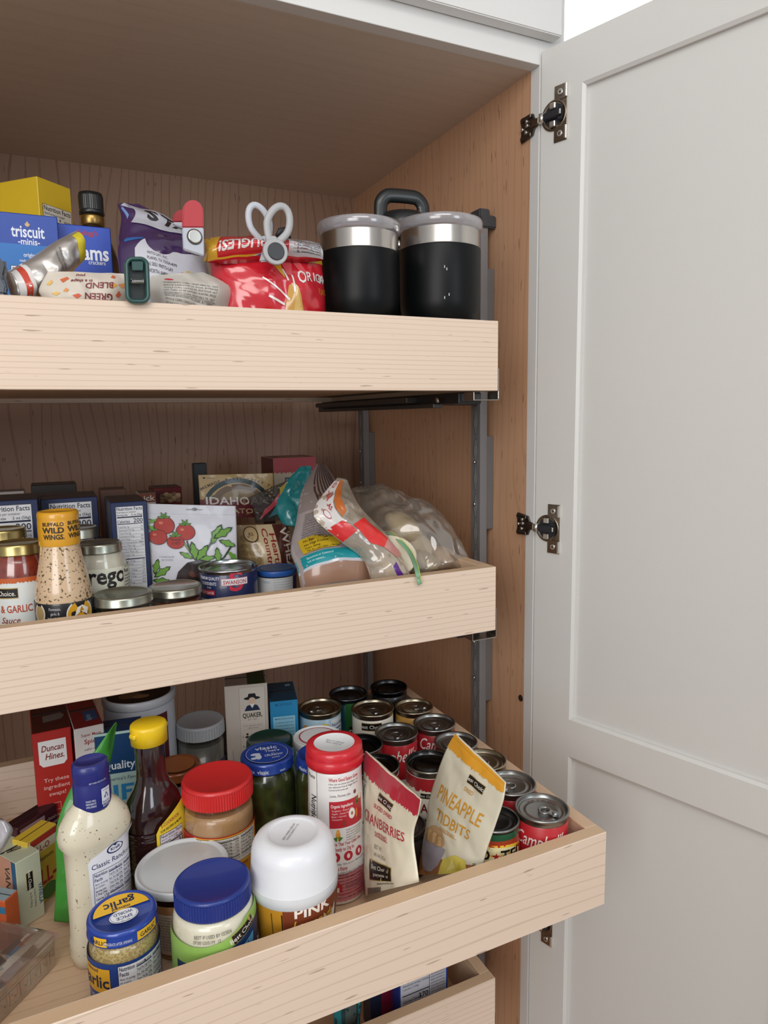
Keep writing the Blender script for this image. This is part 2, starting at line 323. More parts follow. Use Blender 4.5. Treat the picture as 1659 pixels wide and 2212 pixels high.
# ---------------- flexible pouches ----------------
def catmull(pts, t):
    n = len(pts)-1; x = min(max(t, 0), 1)*n; i = min(int(x), n-1); f = x-i
    p0, p1, p2, p3 = pts[max(i-1, 0)], pts[i], pts[i+1], pts[min(i+2, n)]
    return .5*((2*p1)+(p2-p0)*f+(2*p0-5*p1+4*p2-p3)*f*f+(3*p1-p0-3*p2+p3)*f**3)
def pouch(mb, Lp, Rp, puff, m, N=None, wr=.0016, nfreq=35, nu=56, nv=64, back=.6, seed=0., ops=(), W=1., H=1., flat=.55, coat=.3, mback=None, soft=False, rough=.35, step=.008):
    Lp = [Vector(p) for p in Lp]; Rp = [Vector(p) for p in Rp]
    if N is None:
        a = (Rp[len(Rp)//2]-Lp[len(Lp)//2]).cross(Lp[0]-Lp[-1])
        N = a.normalized()
        if N.dot(CAMP-Lp[len(Lp)//2]) < 0: N = -N
    N = Vector(N).normalized(); pf = [Vector((q, 0, 0)) for q in puff]
    def S(s, t, side=1, l=0.):
        p = catmull(Lp, t).lerp(catmull(Rp, t), s); e = min(s, 1-s)*2; k = max(0., (1-(1-e)**2.4))**.8
        th = max(catmull(pf, t).x, .0004); w_ = wr*noise.noise(p*nfreq+Vector((seed, 0, 0)))*1.6+wr*.7*noise.noise(p*nfreq*2.3+Vector((0, seed, 9)))
        w_ += wr*.9*(abs(noise.noise(Vector((p.x+p.z*.6, p.y, p.z*.35))*nfreq*1.4+Vector((seed, 3, 1))))-.25)
        d = (th*k*(1 if side > 0 else back)+.0006)*side + w_*(.3+.7*k)*(1 if side > 0 else .6)
        return p+N*(d+l)
    vs = []; fs = []
    for side in (1, -1):
        for j in range(nv+1):
            for i in range(nu+1): vs.append(S(i/nu, j/nv, side))
    o2 = (nu+1)*(nv+1)
    for j in range(nv):
        for i in range(nu):
            a = j*(nu+1)+i; fs.append((a, a+nu+1, a+nu+2, a+1)); fs.append((o2+a, o2+a+1, o2+a+nu+2, o2+a+nu+1))
    for j in range(nv):
        a = j*(nu+1); fs.append((a, o2+a, o2+a+nu+1, a+nu+1)); a += nu; fs.append((a, a+nu+1, o2+a+nu+1, o2+a))
    for i in range(nu):
        fs.append((i, i+1, o2+i+1, o2+i)); a = nv*(nu+1)+i; fs.append((a, o2+a, o2+a+1, a+1))
    mb.add(vs, fs, m, True)
    if ops: art(mb, ops, lambda x, y, l: S(x/W, 1-y/H, 1, l), step=step, rough=rough, coat=coat, lift0=.0006, dl=.00018, clip=(0, W, 0, H))
    return S

# ---------------- room and cabinet ----------------
WALLW = mat('e9ebee', .7); WHITE = mat('dddddc', .42, var=.01); DOORP = mat('d3d2cf', .42, var=.01)
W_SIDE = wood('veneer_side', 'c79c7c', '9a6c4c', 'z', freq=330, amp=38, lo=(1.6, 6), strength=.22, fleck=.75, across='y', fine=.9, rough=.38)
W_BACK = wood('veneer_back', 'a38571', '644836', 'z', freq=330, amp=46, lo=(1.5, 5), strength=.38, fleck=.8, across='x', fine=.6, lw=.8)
W_CEIL = wood('veneer_top', 'd2c5b8', 'bcab9a', 'x', freq=200, amp=20, strength=.15, fleck=.1, across='y', fine=.6)
def flat(name, x0, x1, y0, y1, z0, z1, m, kind='structure', bev=0, parent=None):
    b = MB(); b.box(x0, x1, y0, y1, z0, z1, m, bev); return b.build(name, parent, kind)
flat('floor', -3.5, 5, -3.6, 5, -1.50, -1.46, wood('room_floor', 'a08266', '7a5c42', 'x', 20, 6))
flat('ceiling', -3.5, 5, -3.6, 5, 1.50, 1.54, WALLW)
CBW = -1.02
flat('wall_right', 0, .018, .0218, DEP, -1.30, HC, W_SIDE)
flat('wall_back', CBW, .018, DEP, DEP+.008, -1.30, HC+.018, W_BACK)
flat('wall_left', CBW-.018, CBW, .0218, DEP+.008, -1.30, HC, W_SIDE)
flat('trim_1', CBW-.018, .018, .0218, DEP, HC, HC+.018, W_CEIL)           # top panel of the cupboard
flat('trim_2', CBW-.018, .018, .0218, DEP, -1.318, -1.30, W_SIDE)         # bottom panel
# face frame
flat('trim_3', 0, .045, 0, .0218, -1.34, 1.40, WHITE, bev=.0006)          # right stile
flat('trim_4', CBW-.045, -.0001, 0, .0218, HC, HC+.075, WHITE, bev=.0006)  # top rail
flat('trim_5', CBW-.045, CBW, 0, .0218, -1.34, HC-.0001, WHITE)            # left stile
flat('trim_6', .0185, .045, .022, DEP, -1.34, 1.40, WHITE)                 # outer side of the cupboard
flat('trim_7', CBW-.02, .0445, .023, DEP, HC+.08, 1.40, WHITE)            # carcass of the cupboard above
# upper door slab above the rail
PU = at(1213, 80, y=-.021)
ub = MB(); ub.box(-1.02, PU.x, -.0225, -.0015, PU.z, 1.35, WHITE, .0015, seg=2)
ob = ub.build('door_2'); ob['kind'] = 'structure'
# the open door
DA = 0.29234; DD = Vector((math.sin(DA), -math.cos(DA), 0)); DN = Vector((-math.cos(DA), -math.sin(DA), 0)); DO = Vector((.0, -.0045, 0))
def atdoor(u, v, lift=0.):
    d = ray(u, v); t = (DO+DN*lift-CAMP).dot(DN)/d.dot(DN); P_ = CAMP+d*t; return ((P_-DO).dot(DD), P_.z)
def dpt(a, z, l=0.): return DO+DD*a+DN*l+Vector((0, 0, z))
DMX = Matrix(((DD.x, DN.x, 0, DO.x), (DD.y, DN.y, 0, DO.y), (0, 0, 1, 0), (0, 0, 0, 1)))   # local x along door, y out of its inner face
ZT_, ZP1, ZP2, ZP3 = [atdoor(*q)[1] for q in ((1174, 110), (1258, 184), (1227, 1548), (1222, 1637))]
S_ = atdoor(1251, 500)[0]; DW = .46; DT = .021; ZB = -1.32
def door_frame():
    b = MB(); rec = -.0085; bw = .0045
    def slab(x0, x1, z0, z1): b.box(x0, x1, -DT, 0, z0, z1, DOORP, 0, DMX)
    slab(0, S_, ZB, ZT_); slab(DW-S_, DW, ZB, ZT_); slab(S_, DW-S_, ZP1+bw, ZT_); slab(S_, DW-S_, ZP3+bw, ZP2-bw); slab(S_, DW-S_, ZB, ZB+S_)
    for z0, z1 in ((ZP2-bw, ZP1+bw), (ZB+S_, ZP3+bw)):   # bevelled inner profile
        x0, x1 = S_, DW-S_
        o = [(x0, z0), (x1, z0), (x1, z1), (x0, z1)]; i = [(x0+bw, z0+bw), (x1-bw, z0+bw), (x1-bw, z1-bw), (x0+bw, z1-bw)]
        for lv in ((0, -.003, o, i), (-.003, rec, i, i)):
            A = [DMX @ Vector((p[0], lv[0], p[1])) for p in lv[2]]; B = [DMX @ Vector((p[0], lv[1], p[1])) for p in lv[3]]
            b.add(A+B, [(k, (k+1) % 4, 4+(k+1) % 4, 4+k) for k in range(4)], DOORP)
    return b
dr = bpy.data.objects.new('door_1', None); COL.objects.link(dr); dr['kind'] = 'structure'
o = door_frame().build('door_frame', dr)
for z0, z1 in ((ZP2, ZP1), (ZB+S_+.004, ZP3)):
    b = MB(); b.box(S_+.0046, DW-S_-.0046, -.017, -.0085, z0, z1, DOORP, 0, DMX); b.build('door_panel', dr)
def hinge(cz, lab, rot=0.):
    # clip hinge: cup plate on the door face, arm, bracket on the stile's inner side
    h = thing('cabinet_hinge', lab, 'hinge', (0, 0, cz), 0, 'hinges of the open pantry door')
    mx = Matrix.Translation((0, 0, 0)) @ DMX; cx = .0235; NK = NICK; LT = mat('d8d5cf', .25, .9); BK = mat('24262b', .4)
    b = MB()
    for s in (-1, 1):
        b.box(cx+.0005, cx+.0225, 0, .0022, s*.0285-.0105, s*.0285+.0105, NK, .0006, mx)
        b.box(cx+.0190, cx+.0228, 0, .0042, s*.0285-.0095, s*.0285+.0095, LT, .0008, mx)
    b.box(cx, cx+.0222, 0, .0016, -.02, .02, NK, .0004, mx)
    cp = b.build('cup_plate', h)
    b = MB(); m2 = mx @ Matrix.Translation((cx, 0, 0)) @ Matrix.Rotation(-PI/2, 4, 'X')
    b.lathe([(.0215, 0), (.0215, .0016), (.0200, .0024), (.0180, .0018), (.0168, .0010)], NK, 40, mx=m2, cap=True)
    b.lathe([(.0160, .0018), (.0158, .0022)], BK, 40, mx=m2)
    b.build('hinge_cup', h)
    b = MB(); b.box(.0155-.014, cx+.016, .0022, .0075, -.0058, .0058, BK, .0015, mx, seg=2); b.box(cx+.008, cx+.016, .0022, .006, -.011, .011, BK, .0015, mx, seg=2)
    b.box(cx+.0125, cx+.0152, .0076, .0082, -.0035, .0035, LT, .0003, mx)
    m3 = mx @ Matrix.Translation((.0045, .005, 0)); b.lathe([(.0045, -.0062), (.0045, .0062)], LT, 20, mx=m3); b.build('hinge_arm', h)
    for s in (-1, 1):
        b = MB(); b.box(cx-.006, cx+.004, .002, .0055, s*.0125-.0045, s*.0125+.0045, LT, .0012, mx); b.build('cup_spring', h)
        b = MB(); m4 = mx @ Matrix.Translation((cx+.011, 0, s*.0285)) @ Matrix.Rotation(-PI/2, 4, 'X')
        b.lathe([(.0046, .0022), (.0046, .0034), (.0036, .0042), (.0024, .0036)], LT, 20, mx=m4); b.box(cx+.009, cx+.013, .0036, .0041, s*.0285-.0005, s*.0285+.0005, BK, 0, mx); b.box(cx+.0105, cx+.0115, .0036, .0041, s*.0285-.002, s*.0285+.002, BK, 0, mx)
        b.build('screw', cp)
    b = MB()  # bracket hugging the stile's inner side (x=0 plane, facing -x)
    pts = [(.002, -.0055), (.008, -.007), (.012, -.0155), (.040, -.0185), (.0425, -.0125), (.0400, -.0065), (.0415, 0), (.0400, .0065), (.0425, .0125), (.040, .0185), (.012, .0155), (.008, .007), (.002, .0055)]
    b.extrude([(-.0002, y, z) for y, z in pts], (-.0035, 0, 0), STEELD, .0005)
    b.box(-.006, -.0035, .014, .040, .0105, .0165, STEELD, .001); b.box(-.006, -.0035, .014, .040, -.0165, -.0105, STEELD, .001)
    b.box(-.0055, -.002, -.004, .012, -.0048, .0048, NK, .001)
    mbk = b.build('mounting_bracket', h)
    for y, z in ((.036, 0), (.024, .002), (.027, -.007), (.0255, .0085)):
        b = MB(); b.lathe([(.0028, 0), (.0028, .0018), (.0012, .0022)], LT, 14, mx=Matrix.Translation((-.0037, y, z)) @ Matrix.Rotation(-PI/2, 4, 'Y')); b.build('screw', mbk)
    return h
for px, lab in (((1202, 248), 'nickel concealed hinge nearest the top of the open white door'), ((1183, 1141), 'nickel concealed hinge halfway up the open white door, beside the second pull-out'), ((1175, 1990), 'lowest nickel hinge, mostly hidden behind the corner of the big third pull-out')):
    hinge(atdoor(*px)[1], lab)

# shelf-standard hole in the side wall near the frame
hp = at(1125, 1508, x=-.0002); b = MB(); b.lathe([(.0058, 0), (.0052, .0015)], mat('1c100a', .9), 20, mx=Matrix.Translation(hp) @ Matrix.Rotation(-PI/2, 4, 'Y'))
tag(b.build('screw_hole', None), 'small dark drilled hole in the brown side panel next to the white frame', 'hole')
# baseboard-less strip: ledge visible on the back panel under the top pull-out
# uprights with keyhole slots
def upright(y0, lab, specs, top, front=True):
    t = thing('slotted_upright', lab, 'rail', (0, y0, 0), 0, 'slotted metal uprights of the pull-outs')
    b = MB(); x0, x1 = -.0305, -.0150
    b.box(x0, x0+.0015, 0, .027, -1.28, top, ZINC); b.box(x0, x1, 0, .0015, -1.28, top, ZINC); b.box(x0, x1, .0255, .027, -1.28, top, ZINC)
    b.build('channel', t)
    z = top-.045; n = 0; lt = mat('8f8f90', .5, .2); dk = mat('4c4c4d', .6, .2)
    while z > -1.0 and n < 40:
        b = MB()
        for (m_, g, xx) in ((dk, .0012, x0-.0003), (lt, 0, x0-.0006)):
            pts = []
            for k in range(24):
                a = 2*PI*k/24; zz = math.cos(a)*(.0205+g); wv = .0034+g+(.0022 if abs(zz) < .006 else 0); yy = math.sin(a)*wv*(1.0 if abs(math.sin(a)) > .3 else .9)
                pts.append((xx, .0125+yy+(-.0008 if m_ is lt else 0), z+zz))
            b.extrude(pts, (-.0003, 0, 0), m_)
        b.build('keyhole_slot', t); z -= .0485; n += 1
    for z0, z1 in specs:
        b = MB(); b.box(x0+.001, -.0002, .0018, .0235, z0, z1, GREYM, .0012); sb = b.build('spacer_block', t)
        for zz in (z0+.045, z1-.045):
            b = MB(); b.lathe([(.0030, 0), (.0030, .003), (.0015, .0042)], mat('c8c6c2', .25, 1.), 14, mx=Matrix.Translation((x0-.0008, .0125, zz)) @ Matrix.Rotation(-PI/2, 4, 'Y')); b.build('screw', sb)
    if front:
        b = MB(); b.box(x0-.003, x1+.002, -.003, .030, top-.004, top+.014, mat('3a3b40', .5), .002, seg=2); b.box(x0-.001, -.001, -.004, .006, top-.016, top+.004, mat('3a3b40', .5), .002, seg=2); b.build('end_cap', t)
    return t
upright(.1125, 'grey slotted metal upright on the right wall nearest the door, with dark plastic cap', [(.075, .238), (-.205, -.0415), (-.522, -.365), (-.80, -.64)], .318)
upright(.606, 'grey slotted metal upright in the dark back right corner of the pantry', [(-.205, -.0415), (-.522, -.365)], .318, False)

# ---------------- pull-out drawers ----------------
XL = -.875
def drawer(yf, zt, lab, seed, depth=.60):
    t = thing('pull_out_drawer', lab, 'drawer', ((XR+XL)/2, yf, zt-HB), 0, 'maple pull-out drawers')
    wf = wood('maple_front%d' % seed, 'dfcab7', 'b3967b', 'x', freq={1: 1050, 2: 820, 3: 480, 4: 700}[seed], amp={1: 28, 2: 34, 3: 60, 4: 34}[seed], lo=(.9, 7), strength=.36, fleck=.45, off=seed*3.7, fine=.3, lw={1: .74, 2: .76, 3: .86, 4: .8}[seed])
    we = wood('maple_edge%d' % seed, 'cfb190', 'b39170', 'x', 900, 10, strength=.3, fleck=.1, off=seed)
    wy = wood('maple_side%d' % seed, 'cfb092', 'b08e6e', 'y', 500, 12, strength=.3, fleck=.2, off=seed)
    wb = wood('maple_bottom%d' % seed, 'd3b393', 'ab866a', 'x', 330, 40, strength=.38, fleck=.2, off=seed, across='y', lo=(.8, 6), lw=.85)
    hw = (XR-XL)/2
    def part(name, x0, x1, y0, y1, z0, z1, m, top=None):
        b = MB(); b.box(x0, x1, y0, y1, z0, z1, m, .0007)
        if top:
            b.v.extend([(x0+.0012, y0+.0012, z1+.0001), (x1-.0012, y0+.0012, z1+.0001), (x1-.0012, y1-.0012, z1+.0001), (x0+.0012, y1-.0012, z1+.0001)]); n = len(b.v); b.f.append((n-4, n-3, n-2, n-1)); b.m.append(b.mi(top)); b.sm.append(False)
        return b.build(name, t)
    part('drawer_front', -hw, hw, 0, TH, 0, HB, wf, we)
    part('drawer_back', -hw+TH, hw-TH, depth-TH, depth, 0, HB, wf, we)
    part('drawer_side', hw-TH, hw, TH, depth, 0, HB, wy); part('drawer_side', -hw, -hw+TH, TH, depth, 0, HB, wy)
    part('drawer_bottom', -hw+TH, hw-TH, TH, depth-TH, .008, .0138, wb)
    # slide under the right side with its front bracket
    dk = mat('3d3e40', .4, .8); md = mat('5b5a58', .4, .8); x1 = hw+.0045
    b = MB(); b.box(hw-.042, hw-.004, .035, depth-.02, -.0165, -.0015, dk, .001); b.box(hw-.046, hw-.030, .10, depth-.01, -.0215, -.0150, md, .001); b.box(hw-.060, hw-.040, .16, depth-.03, -.0125, -.004, md, .001); b.build('slide_rail', t)
    lt = STEEL
    if seed == 3: return t
    b = MB()
    b.box(x1-.0012, x1, .004, .030, -.0115, .031, lt, .0005); b.box(hw-.036, x1, .004, .030, -.0130, -.0117, lt, .0005); b.box(hw-.037, hw-.0358, .004, .030, -.0130, -.0015, lt, .0005)
    b.build('slide_bracket', t)
    b = MB(); b.lathe([(.004, 0), (.004, .003), (.002, .004)], lt, 14, mx=Matrix.Translation((hw-.0462, .085, -.0105)) @ Matrix.Rotation(-PI/2, 4, 'Y')); b.build('screw', t)
    # rail on the wall that carries the slide
    b = MB(); xw = -(XR+XL)/2
    for yy in (.1125-yf+.013, .606-yf+.013):
        if yy < depth+.2: b = MB(); b.box(hw+.001, xw-.0315, yy-.008, yy+.008, -.016, -.004, dk, .001); b.build('support_arm', t)
    return t
drawer(Y1, ZT1, 'topmost maple pull-out, holding snack bags and two black tumblers', 1)
drawer(Y2, ZT2, 'second maple pull-out from the top, holding jars, bread bags and pasta boxes', 2)
drawer(Y3, ZT3, 'third maple pull-out, drawn furthest forward and crowded with cans and bottles', 3, .535)
drawer(Y4, ZT4, 'lowest visible maple pull-out in the shade at the bottom of the pantry', 4)

# ---------------- builders for packages ----------------
def sh(ops, dx, dy):
    out = []
    for o_ in ops:
        if o_[0] in 'rte': out.append((o_[0], o_[1]+dx, o_[2]+dy)+tuple(o_[3:]))
        else: out.append(P([(p[0]+dx, p[1]+dy) for p in o_[1]], o_[2]))
    return out
def scx(ops, k):
    out = []
    for o_ in ops:
        if o_[0] == 'r': out.append(R(o_[1]*k, o_[2], o_[3]*k, o_[4], o_[5]))
        elif o_[0] == 't': out.append(o_[:1]+(o_[1]*k,)+o_[2:10]+((o_[10]*k if o_[10] else o_[10]),)+o_[11:])
        elif o_[0] == 'e': out.append(E(o_[1]*k, o_[2], o_[3]*k, o_[4], o_[5], o_[6]))
        else: out.append(P([(p[0]*k, p[1]) for p in o_[1]], o_[2]))
    return out
shift = sh

def rim_lid(b, r, h, m, deep=.0045, rings=True):
    pr = [(r-.0022, h-.0008), (r-.0028, h-deep)]
    if rings: pr += [(r*.88, h-deep-.0012), (r*.85, h-deep), (r*.80, h-deep+.0004), (r*.77, h-deep-.0008), (r*.62, h-deep-.0008), (r*.60, h-deep-.0002), (r*.57, h-deep-.0008)]
    pr += [(.0004, h-deep-.0008)]
    b.lathe(pr, m, 48, cap=False)
def can(x, y, fl, r, h, label, base, ops=(), tab=None, rz=None, metal=TIN, group='cans in the third pull-out', deep=.0045, gold=False, z1=None, lidart=(), cap=None):
    t = thing('food_can', label, 'can', (x, y, fl), face_cam(x, y) if rz is None else rz, group)
    b = MB(); mt = mat('a9a08c', .3, 1.0) if gold else metal
    b.lathe([(r-.004, .0002), (r-.001, 0), (r, .002), (r, .004), (r-.0014, .006), (r-.0014, h-.008), (r-.0006, h-.0045), (r+.0004, h-.0030), (r+.0005, h-.0008), (r-.0006, h), (r-.0022, h-.0008)], mt, 56, cap=False); b.build('can_body', t)
    zt = z1 or h-.010
    b = MB(); b.lathe([(r-.0012, .0065), (r-.0009, .0070), (r-.0009, zt), (r-.0012, zt+.0004)], mat(base, .35, 0, .35), 56, cap=False)
    art(b, ops, cylmap(r-.0009), coat=.3, rough=.35); b.build('paper_label', t)
    b = MB(); rim_lid(b, r, h, cap or mt, deep)
    if lidart: art(b, lidart, lambda X, Y, l: Vector((X, Y, h-deep-.0004+l)))
    lid = b.build('can_lid', t)
    if tab is not None:
        b = MB(); m = mat('a5a7aa', .25, 1.0); z = h-deep+.0014; mx = Matrix.Rotation(tab, 4, 'Z')
        pts = [mx @ Vector((r*(.12+.20*math.cos(a)), r*(.0+.22*math.sin(a)), z)) for a in [2*PI*k/22 for k in range(22)]]
        b.tube(pts, (.0017, .0010), m, 8, True)
        q = [mx @ Vector((r*X, r*Y, z-.0004)) for X, Y in ((.30, .15), (.55, .17), (.68, .1), (.70, 0), (.68, -.1), (.55, -.17), (.30, -.15))]
        b.extrude(q, (0, 0, .0012), m, .0002)
        b.lathe([(r*.11, z), (r*.11, z+.0022), (r*.07, z+.0028), (.0003, z+.0026)], m, 18, cap=False, mx=Matrix.Translation(mx @ Vector((r*.55, 0, 0))))
        b.build('pull_tab', lid)
    return t
def jar(x, y, fl, prof, lidr, z0, z1, label, cat, content, lidm, name='food_jar', rz=None, labz=None, labc=None, ops=(), labr=None, lidops=(), ribs=0, group=None, sx=1, sy=1, glass=True, fill=None, lidside=(), power=2, lidinset=False, dome=.0, clipz=None):
    """prof: outer (r,z) profile; content shown just inside a clear wall"""
    t = thing(name, label, cat, (x, y, fl), face_cam(x, y) if rz is None else rz, group)
    b = MB(); fz = fill or z0
    b.lathe([(max(r-.0015, .001), z+.0012) for r, z in prof if z <= fz], content, 56, sx=sx, sy=sy, power=power); b.build('contents', t)
    if glass: b = MB(); b.lathe(prof, GLASS, 56, sx=sx, sy=sy, cap=False, power=power); b.build('clear_wall', t)
    def rf(z):
        for (r0, a), (r1, c) in zip(prof, prof[1:]):
            if a <= z <= c: return r0+(r1-r0)*(z-a)/max(c-a, 1e-6)
        return prof[-1][0]
    if labz:
        b = MB(); n = 10; zs = [labz[0]+(labz[1]-labz[0])*k/n for k in range(n+1)]; rr = labr or rf((labz[0]+labz[1])/2)
        b.lathe([(rf(z)+.0004, z) for z in zs], mat(labc, .4, 0, .2), 64, sx=sx, sy=sy, cap=False, power=power)
        def mp(X, Y, l):
            a = X/rr; r_ = rf(min(max(Y, labz[0]), clipz or labz[1]))+.0004; ca, sa = math.sin(a), math.cos(a)
            if power != 2: q = (abs(ca)**power+abs(sa)**power)**(-1/power); ca, sa = ca*q, sa*q
            return Vector(((r_*sx+l)*ca, -(r_*sy+l)*sa, Y))
        art(b, ops, mp, coat=.2, clip=(-PI*rr, PI*rr, labz[0], clipz or labz[1])); b.build('paper_label', t)
    b = MB(); h = z1-z0
    if ribs:
        b.lathe([(lidr, z0), (lidr, z1-h*.18)], lidm, ribs*2, rib=.022, smooth=False, cap=False)
        b.lathe([(lidr*.985, z1-h*.18), (lidr*.98, z1-h*.07), (lidr*.95, z1-.0004), (lidr*.90, z1), (lidr*.86, z1-.0008), (.0005, z1-.0010+dome)], lidm, 64, cap=False)
        b.lathe([(lidr*.97, z0+.0002), (lidr*.5, z0+.0002)], lidm, 48, cap=False)
    elif lidinset:
        b.lathe([(lidr*.98, z0), (lidr, z0+.001), (lidr, z1-.0015), (lidr*.985, z1), (lidr*.95, z1), (lidr*.93, z1-.002), (lidr*.88, z1-.0028), (lidr*.86, z1-.0022), (.0005, z1-.0022)], lidm, 64)
    else:
        b.lathe([(lidr*.97, z0), (lidr, z0+.0006), (lidr, z0+.0018), (lidr*.985, z0+.0026), (lidr*.985, z1-h*.25), (lidr*.965, z1-h*.08), (lidr*.93, z1-.0002), (lidr*.90, z1), (lidr*.84, z1-.0004), (lidr*.82, z1-.0014), (.0005, z1-.0010)], lidm, 64)
    if lidops: art(b, lidops, lambda X, Y, l: Vector((X, Y, z1-.0004+l)))
    if lidside: art(b, lidside, cylmap(lidr), lift0=.0003, coat=.2)
    b.build('lid', t)
    return t
def carton(A, B, dep, z0, h, label, base, front=(), side=(), top=(), left=(), topc=None, name='food_carton', cat='box', group=None, sidec=None, leftc=None):
    """box whose front upper edge runs A->B (seen left to right); art frames start at each face's lower-left"""
    A = Vector((A[0], A[1])); B = Vector((B[0], B[1])); w_ = (B-A).length; ang = math.atan2(B.y-A.y, B.x-A.x)
    t = thing(name, label, cat, (A.x, A.y, z0), ang, group)
    b = MB(); b.box(0, w_, 0, dep, 0, h, mat(base, .42, 0, .15), .0009)
    def panel(o, ux, uy, n, c, a, w2, h2):
        mp = planemap(o, ux, uy, n); q = []
        if c: q.append(R(.0008, .0008, w2-.0016, h2-.0016, c))
        art(b, q+list(a), mp, step=1, lift0=.00015, clip=(0, w2, 0, h2), coat=.15, rough=.42)
    panel((0, 0, 0), (1, 0, 0), (0, 0, 1), (0, -1, 0), None, front, w_, h)
    panel((w_, 0, 0), (0, 1, 0), (0, 0, 1), (1, 0, 0), sidec, side, dep, h)
    panel((0, dep, 0), (0, -1, 0), (0, 0, 1), (-1, 0, 0), leftc, left, dep, h)
    panel((0, 0, h), (1, 0, 0), (0, 1, 0), (0, 0, 1), topc, top, w_, dep)
    b.build('carton_body', t)
    b = MB(); b.box(.001, w_-.001, dep*.48, dep*.52, h+.0001, h+.0005, mat('2a2522', .7), 0); b.build('closing_flap', t)
    return t
def bag(name, label, cat, Lp, Rp, puff, base, ops=(), W=.1, H=.1, y=None, group=None, mname='bag_film', coat=.35, rough=.32, m=None, extra=None, **k):
    L_ = [at(p[0], p[1], y=(p[2] if len(p) > 2 else y)) for p in Lp]; R_ = [at(p[0], p[1], y=(p[2] if len(p) > 2 else y)) for p in Rp]
    c = (L_[-1]+R_[-1])/2; t = thing(name, label, cat, c, 0, group); b = MB()
    S = pouch(b, [p-c for p in L_], [p-c for p in R_], puff, m or mat(base, rough, 0, coat), ops=ops, W=W, H=H, N=k.pop('N', None) or Nface(L_, R_), coat=coat, rough=rough, **k)
    b.build(mname, t)
    if extra: extra(t, S, c)
    return t
def Nface(L_, R_):
    n = (R_[len(R_)//2]-L_[len(L_)//2]).cross(L_[0]-L_[-1]).normalized()
    return n if n.dot(CAMP-L_[len(L_)//2]) > 0 else -n

# ================= third pull-out: cans =================
CAMP_R = 'b3222a'
def campbell(dx, ws=.066, c='b3222a'):
    return [T(dx+.004, .0655, .024, "Campbell's", 'f1e9e2', .012, .35, w=ws), R(-.11, .0085, .22, .026, 'ece7df'), E(dx, .035, .011, .011, 'b59443'), T(dx, .015, .012, 'SOUP', 'b3222a', .02)]
can(-.1895, -.2685, F3, .0325, .101, "red and white soup can with pull tab, nearest the drawer's right front corner", CAMP_R, campbell(-.004), tab=-.5,
    lidart=[T(.022*math.cos(a), .022*math.sin(a), .0042, ch, '7a2b2c', 0, rot=a-PI/2) for ch, a in [(c_, 2.35-i*.115) for i, c_ in enumerate("M'M! M'M! GOOD!")]]+[T(.022*math.cos(a), .022*math.sin(a), .0042, ch, '7a2b2c', 0, rot=a+PI/2) for ch, a in [(c_, -2.5+i*.115) for i, c_ in enumerate("M'M! M'M! GOOD!")]])
can(-.1880, -.2030, F3, .0320, .101, 'red-sided soup can with pull tab, directly behind the front right corner can', 'a51f28', campbell(.01), tab=-2.0)
can(-.1850, -.1345, F3, .0315, .101, 'gold-rimmed can with pull tab beside the right side board, third from the front corner', '7d6a3b', [R(-.1, .06, .2, .02, 'c9a24a')], tab=-1.7, gold=True)
can(-.1900, -.0690, F3, .0315, .101, 'dull grey pull-tab can whose top shows just right of the yellow bag tip', '6a1a22', campbell(0), tab=-.9)
can(-.1860, .0020, F3, .0325, .101, 'red soup can marked Ca in white script, right side fourth row back', '9c1c27', [T(.014, .069, .026, "Campbell's", 'f1e9e2', .012, .35, w=.075), E(-.004, .035, .008, .006, '2f7a3d'), T(-.0, .022, .012, 'Tomato', 'e9e2d8', .01)], tab=-1.4)
can(-.2535, .0000, F3, .0325, .101, 'red soup can lettered mpbell beside the dark-topped can, middle column', 'b3222a', [T(-.004, .066, .026, "Campbell's", 'f1e9e2', .012, .35, w=.078), R(-.1, .0085, .2, .03, 'ece7df')], tab=-1.5)
can(-.1850, .0720, F3, .0315, .101, 'amber-labelled can with pull tab near the back right of the cans', 'b98b3c', [R(-.1, .07, .2, .012, 'd8cfa8')], tab=-.2, gold=True)
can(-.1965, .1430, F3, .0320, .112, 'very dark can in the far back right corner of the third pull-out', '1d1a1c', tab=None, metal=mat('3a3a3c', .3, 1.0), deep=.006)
can(-.2590, .0745, F3, .0340, .112, 'cream can with black and gold brand plate, middle of the back rows', 'd9d4c8', BC(-.002, .091, .0095)+[R(-.034, .02, .07, .052, '8c2a26'), T(-.004, .060, .016, 'DICED', 'e9ddc8', .02)], tab=-1.3, gold=True)
can(-.2700, .1490, F3, .0325, .112, 'teal and green can with a black B plate, at the very back', '17565f', [R(-.005, .02, .04, .085, '2d6b35'), R(-.0, .045, .018, .02, '15120f'), T(.004, .050, .014, 'B', 'e8e4da', .02)], metal=mat('5d6164', .3, 1.0), deep=.006)
can(-.3330, .1180, F3, .0345, .112, 'fruit can with yellow peaches on a pale blue label beside the blue box', 'a9c8d8',
    [E(-.008, .075, .017, .016, 'e9b52f'), E(-.024, .085, .008, .007, 'e2962a'), E(-.026, .066, .007, .006, 'e2962a'), E(.006, .088, .010, .008, 'f0c648'), E(-.012, .05, .015, .012, 'e8a72f'), R(.018, .01, .03, .09, 'e9ebee'), T(.0195, .088, .008, 'Nutrition', '27408b', .02, al='l')]+[R(.0195, .082-.006*i, .022, .0022, '3d569c') for i in range(9)], tab=-2.4, gold=True)
can(-.3180, -.0100, F3, .0330, .100, 'can with a nearly black sunken lid behind the white snack canister', '8b1c24', [R(-.1, .01, .2, .05, 'ddd6c8')], metal=mat('8e8e90', .3, 1.0), deep=.008, cap=mat('2b2c2f', .25, .9))
